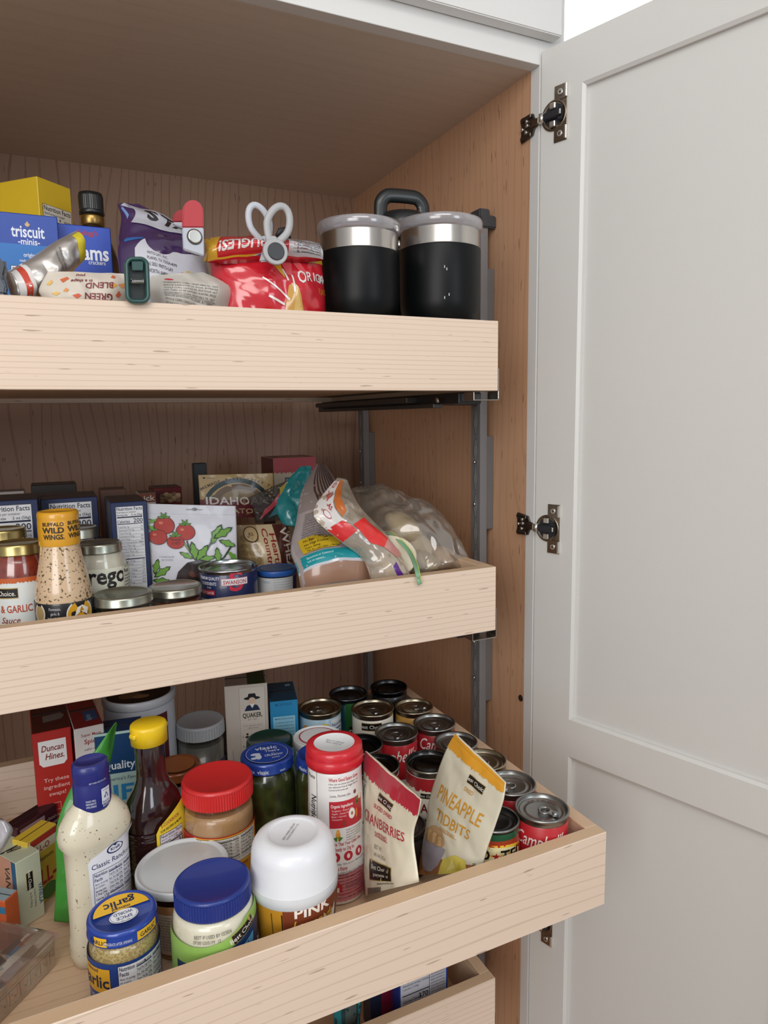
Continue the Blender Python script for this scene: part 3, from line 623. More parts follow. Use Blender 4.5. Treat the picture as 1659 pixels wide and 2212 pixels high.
KB = lambda dx: BC(dx, .083, .0055)+[T(dx, .060, .0185, 'DARK', '7a1c22', .03, w=.040), T(dx, .046, .0105, 'Red Kidney', '2a1a18', .02, w=.040), T(dx, .036, .0105, 'BEANS', '7a1c22', .02), R(dx-.022, .026, .044, .007, '2a1a1c'), T(dx, .0275, .005, 'ENTIRE LABEL', 'd8cbb8', .01), E(dx, .012, .020, .010, '4c161b')]
kj = lambda: [R(-.11, .088, .22, .014, 'a8232b')]+jag(-.11, .11, .090, .085, 'a8232b', .0025, 90, 3)
can(-.3340, -.0980, F3, .0325, .112, 'cream kidney bean can with red top band, left of its twin behind the pouches', 'ddd6c8', kj()+sh(KB(-.02), 0, -.006), metal=mat('9b9a96', .28, 1.0), deep=.006, cap=mat('4a4b4d', .22, 1.))
can(-.2645, -.1230, F3, .0330, .112, 'cream kidney bean can with red top band, seen between the two dried fruit pouches', 'ddd6c8', kj()+sh(KB(-.003), 0, -.006), metal=mat('a4a29c', .28, 1.0), deep=.006, cap=mat('4a4b4d', .22, 1.))
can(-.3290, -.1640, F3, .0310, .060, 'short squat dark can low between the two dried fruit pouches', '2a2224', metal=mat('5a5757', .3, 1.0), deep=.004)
can(-.2500, -.2560, F3, .0295, .097, 'short yellow, red and green tomato can lettered RO*TEL at the drawer front', '1f5a3a',
    [R(-.1, .006, .2, .020, '1e5237')]+sh([R(-.1, .0, .2, .074, '1e5237'), R(-.1, .062, .2, .004, '9c3b20'), R(-.1, .033, .2, .029, 'b4361f'), E(.008, .0475, .036, .0135, 'e8c33a'), E(.004, .0475, .032, .011, 'f1e9b8'), T(-.016, .0415, .0185, 'RO', '14130f', .05, w=.022), T(.022, .0415, .0185, 'TEL', '14130f', .05, w=.030),
     P([(.0022+.0045*math.sin(2*PI*k/10)*(1 if k % 2 == 0 else .42), .0475+.0045*math.cos(2*PI*k/10)*(1 if k % 2 == 0 else .42)) for k in range(10)], 'b8272c'), R(-.1, .026, .2, .0035, '9c3b20'), T(0, .015, .007, 'DICED TOMATOES', 'e8d9a0', .01)], 0, .018), metal=mat('8f9190', .3, 1.0), cap=mat('3d3f42', .28, .9))

# ================= third pull-out: jars and bottles =================
PICK = chunky('pickles', '1a2410', '3c451f', 60)
BLUEL = mat('1f3f94', .3, .15, .5); 
VL = [E(0, 0, .0275, .0275, 'd7dbe6'), E(0, 0, .0270, .0270, '1f3f94'), T(0, .010, .0125, 'vlasic', 'd7dbe6', .03, w=.029), T(.007, .0015, .008, "That's", 'd7dbe6', .02), T(.007, -.004, .003, 'one', 'd7dbe6', .01), T(.008, -.0105, .0078, 'CRUNCHY', 'd7dbe6', .02, w=.024), T(.010, -.016, .004, 'pickle!', 'd7dbe6', .01), E(-.015, -.001, .0065, .0035, 'c3ccd8'), E(-.012, -.009, .004, .007, 'c3ccd8'), E(-.018, -.012, .004, .003, 'c3ccd8')]
pjp = [(.030, 0), (.0355, .002), (.0375, .010), (.0375, .105), (.035, .118), (.0315, .124), (.0315, .133)]
jar(-.4700, -.0520, F3, pjp, .0352, .124, .139, 'tall jar of pickles with a blue lettered lid, front one of two', 'jar', PICK, BLUEL, lidops=rotops(VL, 0, 0, .1), lidside=[T(-.006, .1275, .007, 'vlasic', 'd7dbe6', .03), T(-.030, .1275, .006, 'Keep Tight', 'd7dbe6', .01), T(.020, .1275, .004, 'vlasic', 'd7dbe6', .01)], group='pickle jars')
jar(-.4040, -.0850, F3, pjp, .0352, .124, .139, 'pickle jar with blue lid mostly hidden behind the white snack canister', 'jar', PICK, BLUEL, lidside=[T(-.03, .1275, .007, 'vlasic', 'd7dbe6', .03)], group='pickle jars')
jar(-.3820, -.0050, F3, [(.028, 0), (.031, .002), (.033, .112)], .0350, .112, .124, 'white tub with white and red lid behind the blue-lidded pickle jar', 'tub', mat('cfd3d6', .5), mat('d9dcde', .4), name='food_tub', glass=False, lidinset=True, lidops=[E(0, 0, .027, .027, 'b8323a'), E(0, 0, .025, .025, 'e4e6e8')])
jar(-.4420, .0330, F3, [(.028, 0), (.031, .002), (.033, .105)], .0340, .104, .117, 'round jar with dark green lid in front of the blue box', 'jar', mat('23301f', .3, 0, .4), mat('14382f', .3, .2, .4), name='food_jar', glass=False)
PB = chunky('peanut_butter', 'a27a52', 'b78e62', 25, .4, .7)
nfj = nf(-.0245, .034, .063, .060, '190', 'About 26 servings', '2 Tbsp (33g)', '1a1a20', 'e4dfd2', rows=7)
def nf2(x, y, w_, h, c='1a2140', bgc='e6e6ea', cal='120', t1='Nutrition', col2=6):
    o = [R(x, y, w_, h, c), R(x+.0005, y+.0005, w_-.001, h-.001, bgc)]; s = h*.12; a = x+w_*.03; m_ = x+w_*.33; m2 = x+w_*.68; tp = y+h
    o += [T(a, tp-s*1.1, s*1.2, 'Nutrition', c, .03, al='l', w=w_*.27), T(a, tp-s*2.2, s*1.2, 'Facts', c, .03, al='l', w=w_*.16), T(a, tp-s*3.1, s*.7, 'About 16 servings', c, 0, al='l', w=w_*.27), T(a, tp-s*3.8, s*.7, 'per container', c, 0, al='l', w=w_*.2), T(a, tp-s*4.8, s*.75, 'Serving size', c, .03, al='l', w=w_*.22), T(a, tp-s*5.6, s*.75, '2 Tbsp (30g)', c, .03, al='l', w=w_*.24), T(a, tp-s*6.8, s*.8, 'Calories', c, .03, al='l', w=w_*.16), T(x+w_*.31, tp-s*7.0, s*1.4, cal, c, .03, al='r', w=w_*.10), T(a, tp-s*7.6, s*.55, 'per serving', c, 0, al='l', w=w_*.14)]
    for k, (p, q_) in enumerate((('Amount/serving', '% DV'), ('Total Fat 12g', '15%'), ('Sat. Fat 2g', '10%'), ('Trans Fat 0g', '0%'), ('Cholest. 10mg', '3%'), ('Sodium 260mg', '11%'))):
        yy = tp-s*(.95+k*1.05); o += [T(m_, yy, s*.72, p, c, .01, al='l', w=w_*.2), T(m_+w_*.31, yy, s*.72, q_, c, .01, al='r'), R(m_, yy-s*.25, w_*.32, s*(.22 if k in (0, 5) else .06), c)]
    for k, (p, q_) in enumerate((('Amount/serving', '% DV'), ('Total Carb. 2g', '1%'), ('Fiber 0g', '0%'), ('Total Sugars 1g', ''), ('Incl. 1g Added Sugars', '2%'), ('Protein 0g', ''))):
        yy = tp-s*(.95+k*1.05); o += [T(m2, yy, s*.72, p, c, .01, al='l', w=w_*.2), T(x+w_*.97, yy, s*.72, q_, c, .01, al='r'), R(m2, yy-s*.25, w_*.29, s*(.22 if k in (0, 5) else .06), c)]
    o += [T(m_, tp-s*7.3, s*.6, 'Vit. D 0% - Calcium 0% - Iron 0% - Potas. 0%', c, 0, al='l', w=w_*.62)]
    return o
jar(-.5450, -.0960, F3, [(.036, 0), (.040, .002), (.0425, .008), (.0425, .102), (.041, .112), (.039, .1235)], .0425, .1225, .1460, 'peanut butter jar with a wide ribbed red lid', 'jar', PB, mat('c92b2b', .38, 0, .2), ribs=84, labz=(.020, .0915), labc='b6241f',
    ops=[R(-.14, .020, .28, .034, 'c98a1e'), R(-.031, .052, .085, .0385, 'e0a63a')]+nf2(-.0285, .0555, .078, .0335, '1a1a20', 'dcd9d0', '190')+[T(.004, .0480, .0052, 'NO STIR CREAMY PEANUT SPREAD', '5a2d10', .01, w=.06), T(.0, .036, .010, 'CREAMY', '7a2a18', .04)]+[R(.0405+.0012*i, .032, .0006 if i % 3 else .0009, .016, '222222') for i in range(8)])
# mayonnaise
MAYO = mat('e3dcc6', .3, 0, .8)
mprof = [(.034, 0), (.039, .002), (.0415, .008), (.0415, .080), (.0405, .094), (.0375, .101), (.036, .106)]
jar(-.5860, -.2560, F3, mprof, .0375, .1040, .1240, 'mayonnaise jar with a ribbed royal blue lid at the drawer front', 'jar', MAYO, mat('17307f', .38, 0, .25), ribs=80, labz=(.006, .064), labc='12345f', clipz=.0985,
    ops=[P([(-.066, .064), (-.066, .088), (-.035, .0845), (-.022, .0830), (-.022, .064)], '8cb557'), P([(-.022, .064), (-.022, .0830), (-.010, .0832), (.004, .0855), (.018, .0900), (.034, .0975), (.066, .0980), (.066, .064)], '8cb557'), P([(-.022, .0638), (.066, .0638), (.066, .088), (.034, .0860), (.016, .0770), (.0, .0680), (-.012, .0655), (-.022, .0655)], '12345f'),
         R(-.066, .0, .024, .066, '8cb557'), T(-.002, .0915, .0048, 'BEST IF USED BY 022826', '3c3a34', .0, w=.036, rot=.03), T(-.008, .0862, .0048, '07:00 02051M  12', '3c3a34', .0, w=.026)]+rotops(BC(.030, .0855, .0080), .03, .085, .30)+[P([(.020, .070), (.042, .078), (.042, .068), (.020, .060)], '5aa0cc'), T(.030, .0675, .0065, 'REAL', '12345f', .03, rot=.3), T(.036, .052, .013, 'Mayonnaise', 'e8eef4', .03, rot=.2)])
# minced garlic
GAR = chunky('minced_garlic', '8d7748', 'c2ad78', 420)
jar(-.6690, -.2240, F3, [(.027, 0), (.030, .001), (.0335, .006), (.0340, .066), (.0330, .073), (.030, .079), (.030, .084)], .0335, .0815, .0965, 'minced garlic jar with blue and yellow lid in the front left corner', 'jar', GAR, mat('20409a', .3, .1, .5), labz=(.010, .0665), labc='1e3f86',
    ops=sh([R(-.060, .022, .045, .026, 'e2a92a'), T(-.034, .028, .017, 'garlic', '1b2448', .04, w=.036), T(-.035, .0435, .0055, 'minced', '1b2448', .02), T(-.030, .0145, .0055, 'NET WT 8 OZ (226.8g)', 'd8dde6', 0, w=.036), P([(-.0110+.0022*math.sin(2*PI*k/10)*(1 if k % 2 == 0 else .42), .0155+.0022*math.cos(2*PI*k/10)*(1 if k % 2 == 0 else .42)) for k in range(10)], 'e6e6ea')]+nf2(-.0075, .010, .050, .041, '1a2140', 'e3e4ea', '5'), 0, .013),
    lidops=rotops([P([(.0265*math.cos(a), .0265*math.sin(a)) for a in [-PI+.08+(PI-.16)*k/24 for k in range(25)]], 'ecb92e'), T(0, -.0175, .0155, 'garlic', '1b2448', .04, w=.030), T(0, -.0065, .0060, 'minced', '1b2448', .03), E(0, .0085, .0135, .0100, 'e8eaee'), E(0, .0085, .0125, .0091, '20409a'), E(0, .0085, .0121, .0088, 'e8eaee'), T(0, .0095, .0062, 'SPICE', '2b3f78', .03, w=.015), T(0, .0028, .0062, 'WORLD', '2b3f78', .03, w=.018), T(0, .0156, .002, 'EST. 1949', '2b3f78', 0)], 0, 0, PI+.15),
    lidside=[R(-.030, .0835, .014, .009, 'ecb92e'), T(-.026, .0855, .006, 'GARLIC', '1b2448', .03), T(-.006, .0855, .0042, 'REFRIGERATE AFTER OPENING', 'd8dde6', 0, w=.026), R(.012, .0835, .024, .009, 'ecb92e'), T(.024, .0855, .0065, 'GARLIC', '1b2448', .03, w=.018)])
# frosting tub with translucent lid
jar(-.6010, -.1650, F3, [(.036, 0), (.0375, .001), (.0375, .006), (.0450, .082)], .0500, .080, .0895, 'brown frosting tub with a wide translucent grey lid', 'tub', mat('94683f', .5), mat('c2c5c8', .35, 0, .25), name='food_tub', glass=False, lidinset=True, labz=(.008, .070), labc='a3744a',
    ops=[R(-.03, .010, .045, .050, 'c9b49c')]+lines(-.028, .056, .040, 13, .0034, .0027, '4a3328', ('Chocolate Double Chocolate', 'Hi-fi Mega frosted package of', 'Serve: add water, beat. Store', 'Ingredients: sugar, palm oil'))+[R(-.15, .001, .3, .008, '8a5a30')])
# lemonade drink mix canister
WHT = mat('e3e5ea', .4, 0, .3)
t = thing('drink_mix_canister', 'lemonade drink mix canister with a large white dome-shaped scoop lid', 'canister', (-.5000, -.2500, F3), face_cam(-.5, -.25))
b = MB(); b.lathe([(.036, 0), (.0385, .002), (.0400, .050), (.0435, .092)], mat('c79028', .4, 0, .3), 56)
mp = lambda X, Y, l: Vector(((.0390+.0060*min(max(Y-.02, 0), .066)/.066+l)*math.sin(X/.042), -(.0390+.0060*min(max(Y-.02, 0), .066)/.066+l)*math.cos(X/.042), Y))
art(b, [R(-.13, .0, .26, .091, 'c08a24'), R(-.012, 0, .075, .091, '7c3a20'), R(-.0135, 0, .0012, .085, '2d1a14'), R(-.024, 0, .001, .085, '5a3a14')]+sh([T(.018, .040, .016, 'PINK', 'efe6da', .05, w=.038), T(.020, .026, .0150, 'Lemonade', 'e8b83f', .03, .3, w=.046), T(.020, .015, .0088, 'FLAVORED DRINK MIX', 'e9ddcf', .02, w=.044), P([(.050, -.02), (.058, .05), (.075, .05), (.072, -.02)], 'e0bb35'), P([(.058, .012), (.063, .03), (.068, .012)], '5b8a34'), E(.066, .035, .006, .012, 'f0d65a')], 0, .041), mp, coat=.3)
b.build('canister_body', t)
b = MB(); b.lathe([(.0445, 0.0880), (.0460, 0.0897), (.0465, 0.0981), (.0460, 0.1015)], mat('d5d8dc', .35, 0, .3), 64, cap=False)
b.lathe([(.0460, 0.1015), (.0455, 0.1032), (.0435, 0.1301), (.0420, 0.1369), (.0385, 0.1424), (.0330, 0.1457), (.0260, 0.1470), (.0250, 0.1462), (.0235, 0.1455), (.0005, 0.1455)], WHT, 64, cap=False)
art(b, rotops([T(0, .003, .0032, 'BEST WHEN USED BY', '55585c', 0, w=.030), T(0, -.001, .0032, 'OUNCE 20 7812:11 1CL', '55585c', 0, w=.030)], 0, 0, 1.15), lambda X, Y, l: Vector((X, Y, .1461+l)))
b.build('dome_lid', t)
b = MB(); q = [(x_-.016, z_+.036) for x_, z_ in [(-.010, .049), (.014, .049), (.0115, .030), (.007, .014), (.004, .008), (.001, .012), (-.003, .022), (-.006, .038)]]
mp2 = cylmap(.0425); o = []
vs = [mp2(.052+x_, z_, .002) for x_, z_ in q]+[mp2(.052+x_, z_, .0002) for x_, z_ in q]; n = len(q)
b.add(vs, [tuple(range(n))]+[(k, (k+1) % n, n+(k+1) % n, n+k) for k in range(n)], mat('dfe1e4', .35, 0, .3)); b.build('lid_tab', t)
# snack canister for toddlers: white, waisted, red ring lid
pprof = [(.030, 0), (.0340, .003), (.0350, .010), (.0345, .05), (.0325, .075), (.0335, .110), (.0325, .140), (.0322, .168)]
def prf(z):
    for (r0, a), (r1, c) in zip(pprof, pprof[1:]):
        if a <= z <= c: return r0+(r1-r0)*(z-a)/(c-a)
    return pprof[-1][0]
t = thing('snack_canister', 'tall white snack canister with bright red ring lid and farm drawings', 'canister', (-.4180, -.1640, F3), face_cam(-.418, -.164))
b = MB(); b.lathe([(prf(z), z) for z in [0]+[.003+k*.0055 for k in range(31)]], mat('e6e3e1', .4, 0, .35), 64)
def pm(x, y, l): return Vector(((prf(y)+l)*math.sin(x/.034), -(prf(y)+l)*math.cos(x/.034), y))
RD = 'b92333'
o = [R(-.11, .002, .22, .034, 'c77c80')]+[T(.010, .0335-.0042*i, .003, 'INGREDIENTS: ORGANIC SORGHUM FLOUR, TAPIOCA', '6a1d24', 0, w=.044) for i in range(7)]
o += [T(.012, .150, .0062, 'Where Good Eaters Grow', RD, .03, w=.040)]+lines(-.008, .146, .040, 3, .0036, .0030, '3c3436', ('How can we show tiny fingers will', 'our delicious fruit & Veggie flavors?', "It's fun from the farm: eat with a smile"))+[T(.006, .131, .0045, 'Love, Farmer Jen', '3c3436', .0, .3, w=.026), E(.026, .1325, .0022, .0026, '7a3b3a')]
o += [R(-.008, .0925, .046, .033, RD), T(.008, .118, .0055, 'Organic Ingredients', 'f2e8e4', .03, w=.028)]+[T(-.005, .1135-.0036*i, .003, s_, 'f0d6d2', 0, al='l') for i, s_ in enumerate(('Sorghum - Peanut Oil', 'Apple - Sweet Potato', 'Beet - Carrots', 'Cinnamon'))]
o += [E(.020, .108, .0045, .0065, 'f0e9e2'), E(.020, .108, .0015, .0022, 'a06a5a'), E(.029, .120, .0025, .0045, '5f7f2e'), E(.029, .119, .0014, .002, '3c2617'), E(.034, .124, .0028, .0035, 'efe2c8'), E(.027, .106, .0016, .006, 'e0772c'), E(.010, .098, .002, .004, '8f3a2a')]
o += [E(.002, .083, .0028, .0065, 'e39a3a'), E(.002, .088, .002, .003, 'e7a94a'), P([(-.004, .080), (.0, .075), (.001, .082)], '3f7d38'), P([(.008, .080), (.003, .075), (.002, .082)], '3f7d38')]+lines(.012, .088, .024, 5, .0032, .0027, '3c3436', ('Sorghum is an ancient grain', 'that is packed with nutrients', 'and good for the planet too'))
o += [T(.014, .070, .0062, 'Signs That Your Little One', RD, .03, w=.042), T(.008, .0635, .0062, 'Is Ready to Dig In:', RD, .03, w=.030)]+[E(x_, .056, .0058, .0058, RD) for x_ in (-.002, .014, .030)]+[E(x_, .056, .002, .003, 'f0d6d2') for x_ in (-.002, .014, .030)]+[T(x_, .0465, .0026, s_, '3c3436', 0) for x_, s_ in ((-.002, 'Sits with help'), (.014, 'Picks up food'), (.030, 'Mashes gums'))]
o += [T(.001, .0400, .0062, 'How to Enjoy', RD, .03, w=.022)]+[T(-.006, .0360-.0032*i, .0028, s_, '3c3436', 0, al='l') for i, s_ in enumerate(('- Enjoy within 5 days of opening', '- Pack and Snack', '- Reseal and keep tightly closed'))]
o += [P([(-.006, .012), (-.006, .021), (-.0005, .0265), (.005, .021), (.005, .012)], RD), R(-.0025, .0125, .004, .006, 'f0d6d2'), T(.018, .0085, .0036, 'OnceUponaFarmOrganics.com', RD, .01, w=.036), T(.014, .004, .0034, 'Call Us at 888-983-1606', '3c3436', .01, w=.030)]+[T(.009, .022-.003*i, .0026, s_, '3c3436', 0, al='l') for i, s_ in enumerate(('No Added Sugar', 'No Artificial Colors', 'No Preservatives'))]
o += [R(-.040, .03, .016, .130, 'f2f0ee'), R(-.041, .03, .0006, .130, '555555'), R(-.0245, .03, .0006, .130, '555555'), T(-.033, .150, .006, 'Facts', '222222', .04), T(-.034, .112, .013, 'Nutrition', '222222', .03, w=.034, rot=-PI/2)]+[R(-.040, .05+.008*i, .015, .0005, '444444') for i in range(9)]
art(b, [R(-.11, .002, .22, .040, 'c77c80')]+sh(o[1:], 0, .007), pm, coat=.3); b.build('canister_body', t)
b = MB(); RL = mat('c8202c', .35, 0, .3); b.lathe([(.0330, .1665), (.0345, .168), (.0348, .1775), (.0335, .179), (.0340, .1805), (.0335, .1885), (.0318, .1905), (.0245, .1905)], RL, 64, cap=False)
b.lathe([(.0250, .1905), (.0243, .1900), (.0235, .1893), (.0004, .1893)], mat('d9dde0', .4, 0, .2), 48, cap=False)
art(b, rotops([T(0, .002, .0032, 'BEST IF USED BY', '4d5054', 0, w=.024), T(0, -.003, .0032, '08 JUL 2026 X4', '4d5054', 0, w=.020)], 0, 0, -.5), lambda X, Y, l: Vector((X, Y, .1896+l)))
b.build('ring_lid', t)
# ranch bottle
RAN = speck('ranch_dressing', 'd6cdb6', '5e5a3e', 330, .685)
t = thing('dressing_bottle', 'squeeze bottle of speckled white ranch dressing with navy cap', 'bottle', (-.6860, -.1430, F3), .38); t.scale = (1, 1, 1.065)
rp = [(.026, 0), (.030, .002), (.0315, .012), (.0312, .026), (.0300, .031), (.0298, .050), (.0300, .105), (.0305, .122), (.0345, .129), (.0352, .137), (.0325, .148), (.0245, .160), (.0172, .167), (.0155, .172)]
b = MB(); b.lathe(rp, RAN, 64, sx=1.08, sy=.66, power=2.5)
def rrf(z):
    for (r0, a), (r1, c) in zip(rp, rp[1:]):
        if a <= z <= c: return r0+(r1-r0)*(z-a)/(c-a)
    return .016
def rmap(X, Y, l):
    a = X/.030; ca, sa = math.sin(a), math.cos(a); q = (abs(ca)**2.5+abs(sa)**2.5)**(-1/2.5); r_ = rrf(Y)+.0005+l
    return Vector((r_*1.08*ca*q, -r_*.66*sa*q-.0002, Y))
b.build('contents', t)
b = MB(); LC = 'dfe0e8'; pol = [(-.014, .030), (-.016, .112), (-.013, .116), (.030, .132), (.0335, .131), (.0335, .030), (.030, .027), (-.011, .027)]
art(b, [P(pol, LC), E(.010, .1175, .0085, .0052, '20285c'), E(.010, .1175, .0070, .0038, LC), T(.010, .1160, .0046, 'Kraft', '20285c', .04), T(.004, .1040, .0075, 'Classic Ranch', '20285c', .015, w=.034), T(.0275, .1045, .0042, 'DRESSING', '6a6c80', 0, w=.011)]
    +nf2(-.0125, .064, .044, .036, '20285c', LC, '120')+sh(lines(-.0125, .058, .036, 9, .0036, .0030, '30345c', ('INGREDIENTS: SOYBEAN OIL, WATER,', 'VINEGAR, SUGAR, EGG YOLKS, SALT,', 'BUTTERMILK, GARLIC, MODIFIED FOOD', 'STARCH, LACTIC ACID, SPICES')), 0, .001), rmap, step=.005, coat=.3, lift0=.0006)
b.build('paper_label', t)
b = MB(); NV = mat('1d2470', .4, 0, .2)
b.lathe([(.0190, .160), (.0192, .162), (.0190, .186), (.0182, .188), (.0184, .190), (.0190, .200), (.0182, .206), (.0155, .2082), (.0150, .2072), (.0005, .2066)], NV, 56, sx=1.0, sy=.9)
art(b, [T(-.0005, .190, .0024, 'BEST WHEN USED BY 26 AUG', 'c9cde0', 0, w=.018), R(.002, .166, .0110, .016, 'dadde8'), T(.0075, .1795, .0018, 'how2recycle', '1d2470', 0, w=.008), P([(.0045, .1722), (.0105, .1722), (.0075, .1778)], '1d2470'), P([(.0060, .1731), (.0090, .1731), (.0075, .1760)], 'dadde8'), R(.0071, .1715, .0008, .0018, 'dadde8'), R(.0050, .1750, .0014, .0007, 'dadde8'), R(.0086, .1750, .0014, .0007, 'dadde8'), T(.0075, .1670, .003, 'PLASTIC', '1d2470', .02, w=.009), T(.0075, .1632, .003, 'BOTTLE', 'dadde8', .02, w=.009)]+[T(-.009, .172-.003*i, .0028, s_, 'c9cde0', .02, w=.010) for i, s_ in enumerate(('SHAKE WELL', 'REFRIGERATE', 'AFTER OPENING'))]+[R(.0235, .168, .003, .028, 'c9cde0'), R(.0240, .176, .002, .006, '1d2470')], cylmap(.0192, 1, .93), coat=.2)
b.build('flip_cap', t)
# dark syrup bottle, yellow cap
SYR = mat('2a1112', .12, 0, 1.0)
t = thing('syrup_bottle', 'dark brown syrup bottle with bright yellow flip cap', 'bottle', (-.6190, -.0830, F3), face_cam(-.616, -.085)+.62); t.scale = (1, 1, 1.06)
sp = [(.031, 0), (.0355, .003), (.0365, .012), (.0365, .060), (.0375, .075), (.0360, .090), (.0345, .100), (.0350, .112), (.0300, .128), (.0215, .140), (.0180, .150), (.0175, .160), (.0178, .185), (.0165, .190), (.0150, .193)]
b = MB(); b.lathe(sp, SYR, 56, sx=1.0, sy=.75, power=2.4)
for k in range(7): b.lathe([(.0352, .050+.007*k), (.0362, .0525+.007*k), (.0352, .055+.007*k)], SYR, 48, sx=1.04, sy=.78, power=2.4, cap=False)
b.build('bottle_body', t)
b = MB()
def smap(X, Y, l):
    a = X/.036; ca, sa = math.sin(a), math.cos(a); q = (abs(ca)**2.4+abs(sa)**2.4)**(-1/2.4); return Vector(((.0385+l)*ca*q, -(.0300+l)*sa*q, Y))
art(b, [P([(-.017, .03), (-.017, .097), (-.013, .104), (.017, .122), (.022, .122), (.022, .03)], 'e2c22c'), T(.001, .1035, .0058, 'E-COOKBOOK', 'a3302a', .03, w=.024, rot=.18), T(.002, .0975, .0042, 'FOR RECIPES & MORE', '2a2620', .02, w=.028, rot=.12)]+nf(-.0135, .040, .030, .054, '31', 'About 15 servings', '2 Tbsp (39g)', '2a2a30', 'd9d3dc', 9), smap, coat=.3)
b.build('paper_label', t)
b = MB(); YL = mat('e9c21d', .38, 0, .2); b.lathe([(.0178, .190), (.0212, .1905), (.0212, .2085), (.0206, .2110), (.0190, .2120), (.0005, .2120)], YL, 56, sx=1, sy=.95)
b.box(-.0245, -.019, -.006, .004, .2005, .206, YL, .0015); b.box(.019, .0235, -.006, .006, .2005, .207, YL, .0015); b.build('flip_cap', t)
# jar with grey plastic lid and navy label
jar(-.5210, .1370, F3, [(.030, 0), (.034, .002), (.035, .010), (.035, .088), (.033, .096), (.032, .102)], .0365, .100, .121, 'clear plastic jar with a grey-white ribbed lid in the shaded back', 'jar', mat('6c6a62', .35, 0, .5), mat('b9bcc0', .45), ribs=50, fill=.088, labz=(.01, .062), labc='16245a', ops=[P([(-.05, .01), (-.05, .05), (-.01, .035), (.03, .03), (.05, .05), (.05, .01)], '9fb2c2'), E(.0, .02, .02, .012, '16245a')])
jar(-.5730, .0300, F3, [(.026, 0), (.029, .002), (.030, .008), (.030, .090), (.028, .098)], .0315, .097, .110, 'dark jar with an orange-brown metal lid, tucked behind the syrup bottle', 'jar', mat('1c1712', .3, 0, .7), mat('8a4a24', .35, .2, .4), labz=(.015, .075), labc='3b2a1c', ops=[R(-.01, .03, .02, .03, '3c6b3a')], lidops=[E(0, 0, .023, .023, '9a5a30')])
# big white oats canister
t = thing('food_canister', 'wide white canister with black illustrated lid, half hidden under the second pull-out', 'canister', (-.6060, .1480, F3), face_cam(-.606, .148))
b = MB(); b.lathe([(.049, 0), (.050, .002), (.050, .168)], mat('c9ccd4', .5), 64)
art(b, [R(-.018, .02, .060, .135, '5a1f26'), E(.014, .13, .018, .020, '1d1a2c'), E(.012, .095, .020, .010, 'a8863f'), T(.012, .092, .008, 'CLASSIC', '2a1d16', .02), R(-.06, .02, .040, .13, 'c9ccd4')], cylmap(.050)); b.build('canister_body', t)
b = MB(); b.lathe([(.0508, .166), (.0520, .168), (.0520, .1775), (.0505, .1795), (.0480, .1790), (.0465, .1765), (.0004, .1765)], mat('bfc2c8', .4, 0, .2), 64)
art(b, [E(0, 0, .045, .045, '14100f'), E(-.012, -.012, .016, .012, '6a5138'), E(.003, -.020, .012, .007, '8a6a4a'), T(.006, .016, .011, 'COUNTRY', 'a79a86', .02), T(.006, .004, .012, 'OATS', 'a79a86', .03)], lambda X, Y, l: Vector((X, Y, .1768+l))); b.build('lid', t)

# ================= third pull-out: cartons =================
DH = [R(.006, .148, .032, .030, 'd8d4d4'), P([(.006, .149), (.038, .149), (.034, .144), (.010, .144)], 'd8d4d4'), T(.022, .164, .0115, 'Duncan', '7a1d20', .03, .25, w=.026), T(.024, .153, .0115, 'Hines.', '7a1d20', .03, .25, w=.022)]
DH += [T(.024, .123, .0075, 'Try these', 'd9b0ac', .01), T(.024, .1135, .0075, 'ingredient', 'd9b0ac', .01), T(.024, .104, .0075, 'swaps!', 'd9b0ac', .01), R(.019, .084, .008, .010, 'c98a86'), R(.0197, .0847, .0066, .0086, 'a3231f'), T(.024, .076, .004, 'REPLACE 3 TABLESPOONS OF', 'd9b0ac', 0, w=.036), T(.024, .070, .004, 'WATER WITH:', 'd9b0ac', 0), T(.024, .063, .003, '3 tablespoons dairy or plant-based milk', 'd9b0ac', 0, w=.034), E(.026, .050, .005, .005, 'c98a86'), E(.026, .050, .0044, .0044, 'a3231f')]
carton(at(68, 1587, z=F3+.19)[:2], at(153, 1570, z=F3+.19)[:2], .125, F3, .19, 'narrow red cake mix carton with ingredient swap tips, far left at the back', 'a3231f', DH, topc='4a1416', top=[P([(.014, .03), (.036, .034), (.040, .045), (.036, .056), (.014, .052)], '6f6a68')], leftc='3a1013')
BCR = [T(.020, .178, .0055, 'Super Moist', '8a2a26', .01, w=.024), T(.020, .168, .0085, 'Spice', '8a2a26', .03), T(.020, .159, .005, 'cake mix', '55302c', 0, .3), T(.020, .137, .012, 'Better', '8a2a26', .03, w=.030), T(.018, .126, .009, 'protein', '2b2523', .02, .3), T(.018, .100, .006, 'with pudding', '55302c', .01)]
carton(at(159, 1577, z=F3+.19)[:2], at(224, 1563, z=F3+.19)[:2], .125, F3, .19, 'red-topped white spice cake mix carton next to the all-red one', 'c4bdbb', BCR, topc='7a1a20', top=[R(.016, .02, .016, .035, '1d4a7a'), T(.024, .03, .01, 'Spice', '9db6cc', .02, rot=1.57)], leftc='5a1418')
JF = [R(0, .122, .09, .053, '123a66'), T(.046, .128, .0155, 'Quality & Value', 'd7dde4', .03, w=.080), P([(.075, .142), (.082, .147), (.088, .140)], '6f9dc4'), T(.044, .1125, .0068, "America's Favorite since 1930", '2b3550', .0, .2, w=.072), T(.042, .085, .030, 'JIFFY', '2f86bd', .05, w=.078), T(.040, .062, .015, 'BLUEBERRY', '1f2a38', .03, w=.068), T(.044, .050, .011, 'muffin mix', '1f2a38', .01, .3, w=.045), E(.050, .022, .022, .014, '9c8c72'), E(.046, .026, .004, .003, '2b2a33'), E(.056, .022, .004, .003, '2b2a33')]
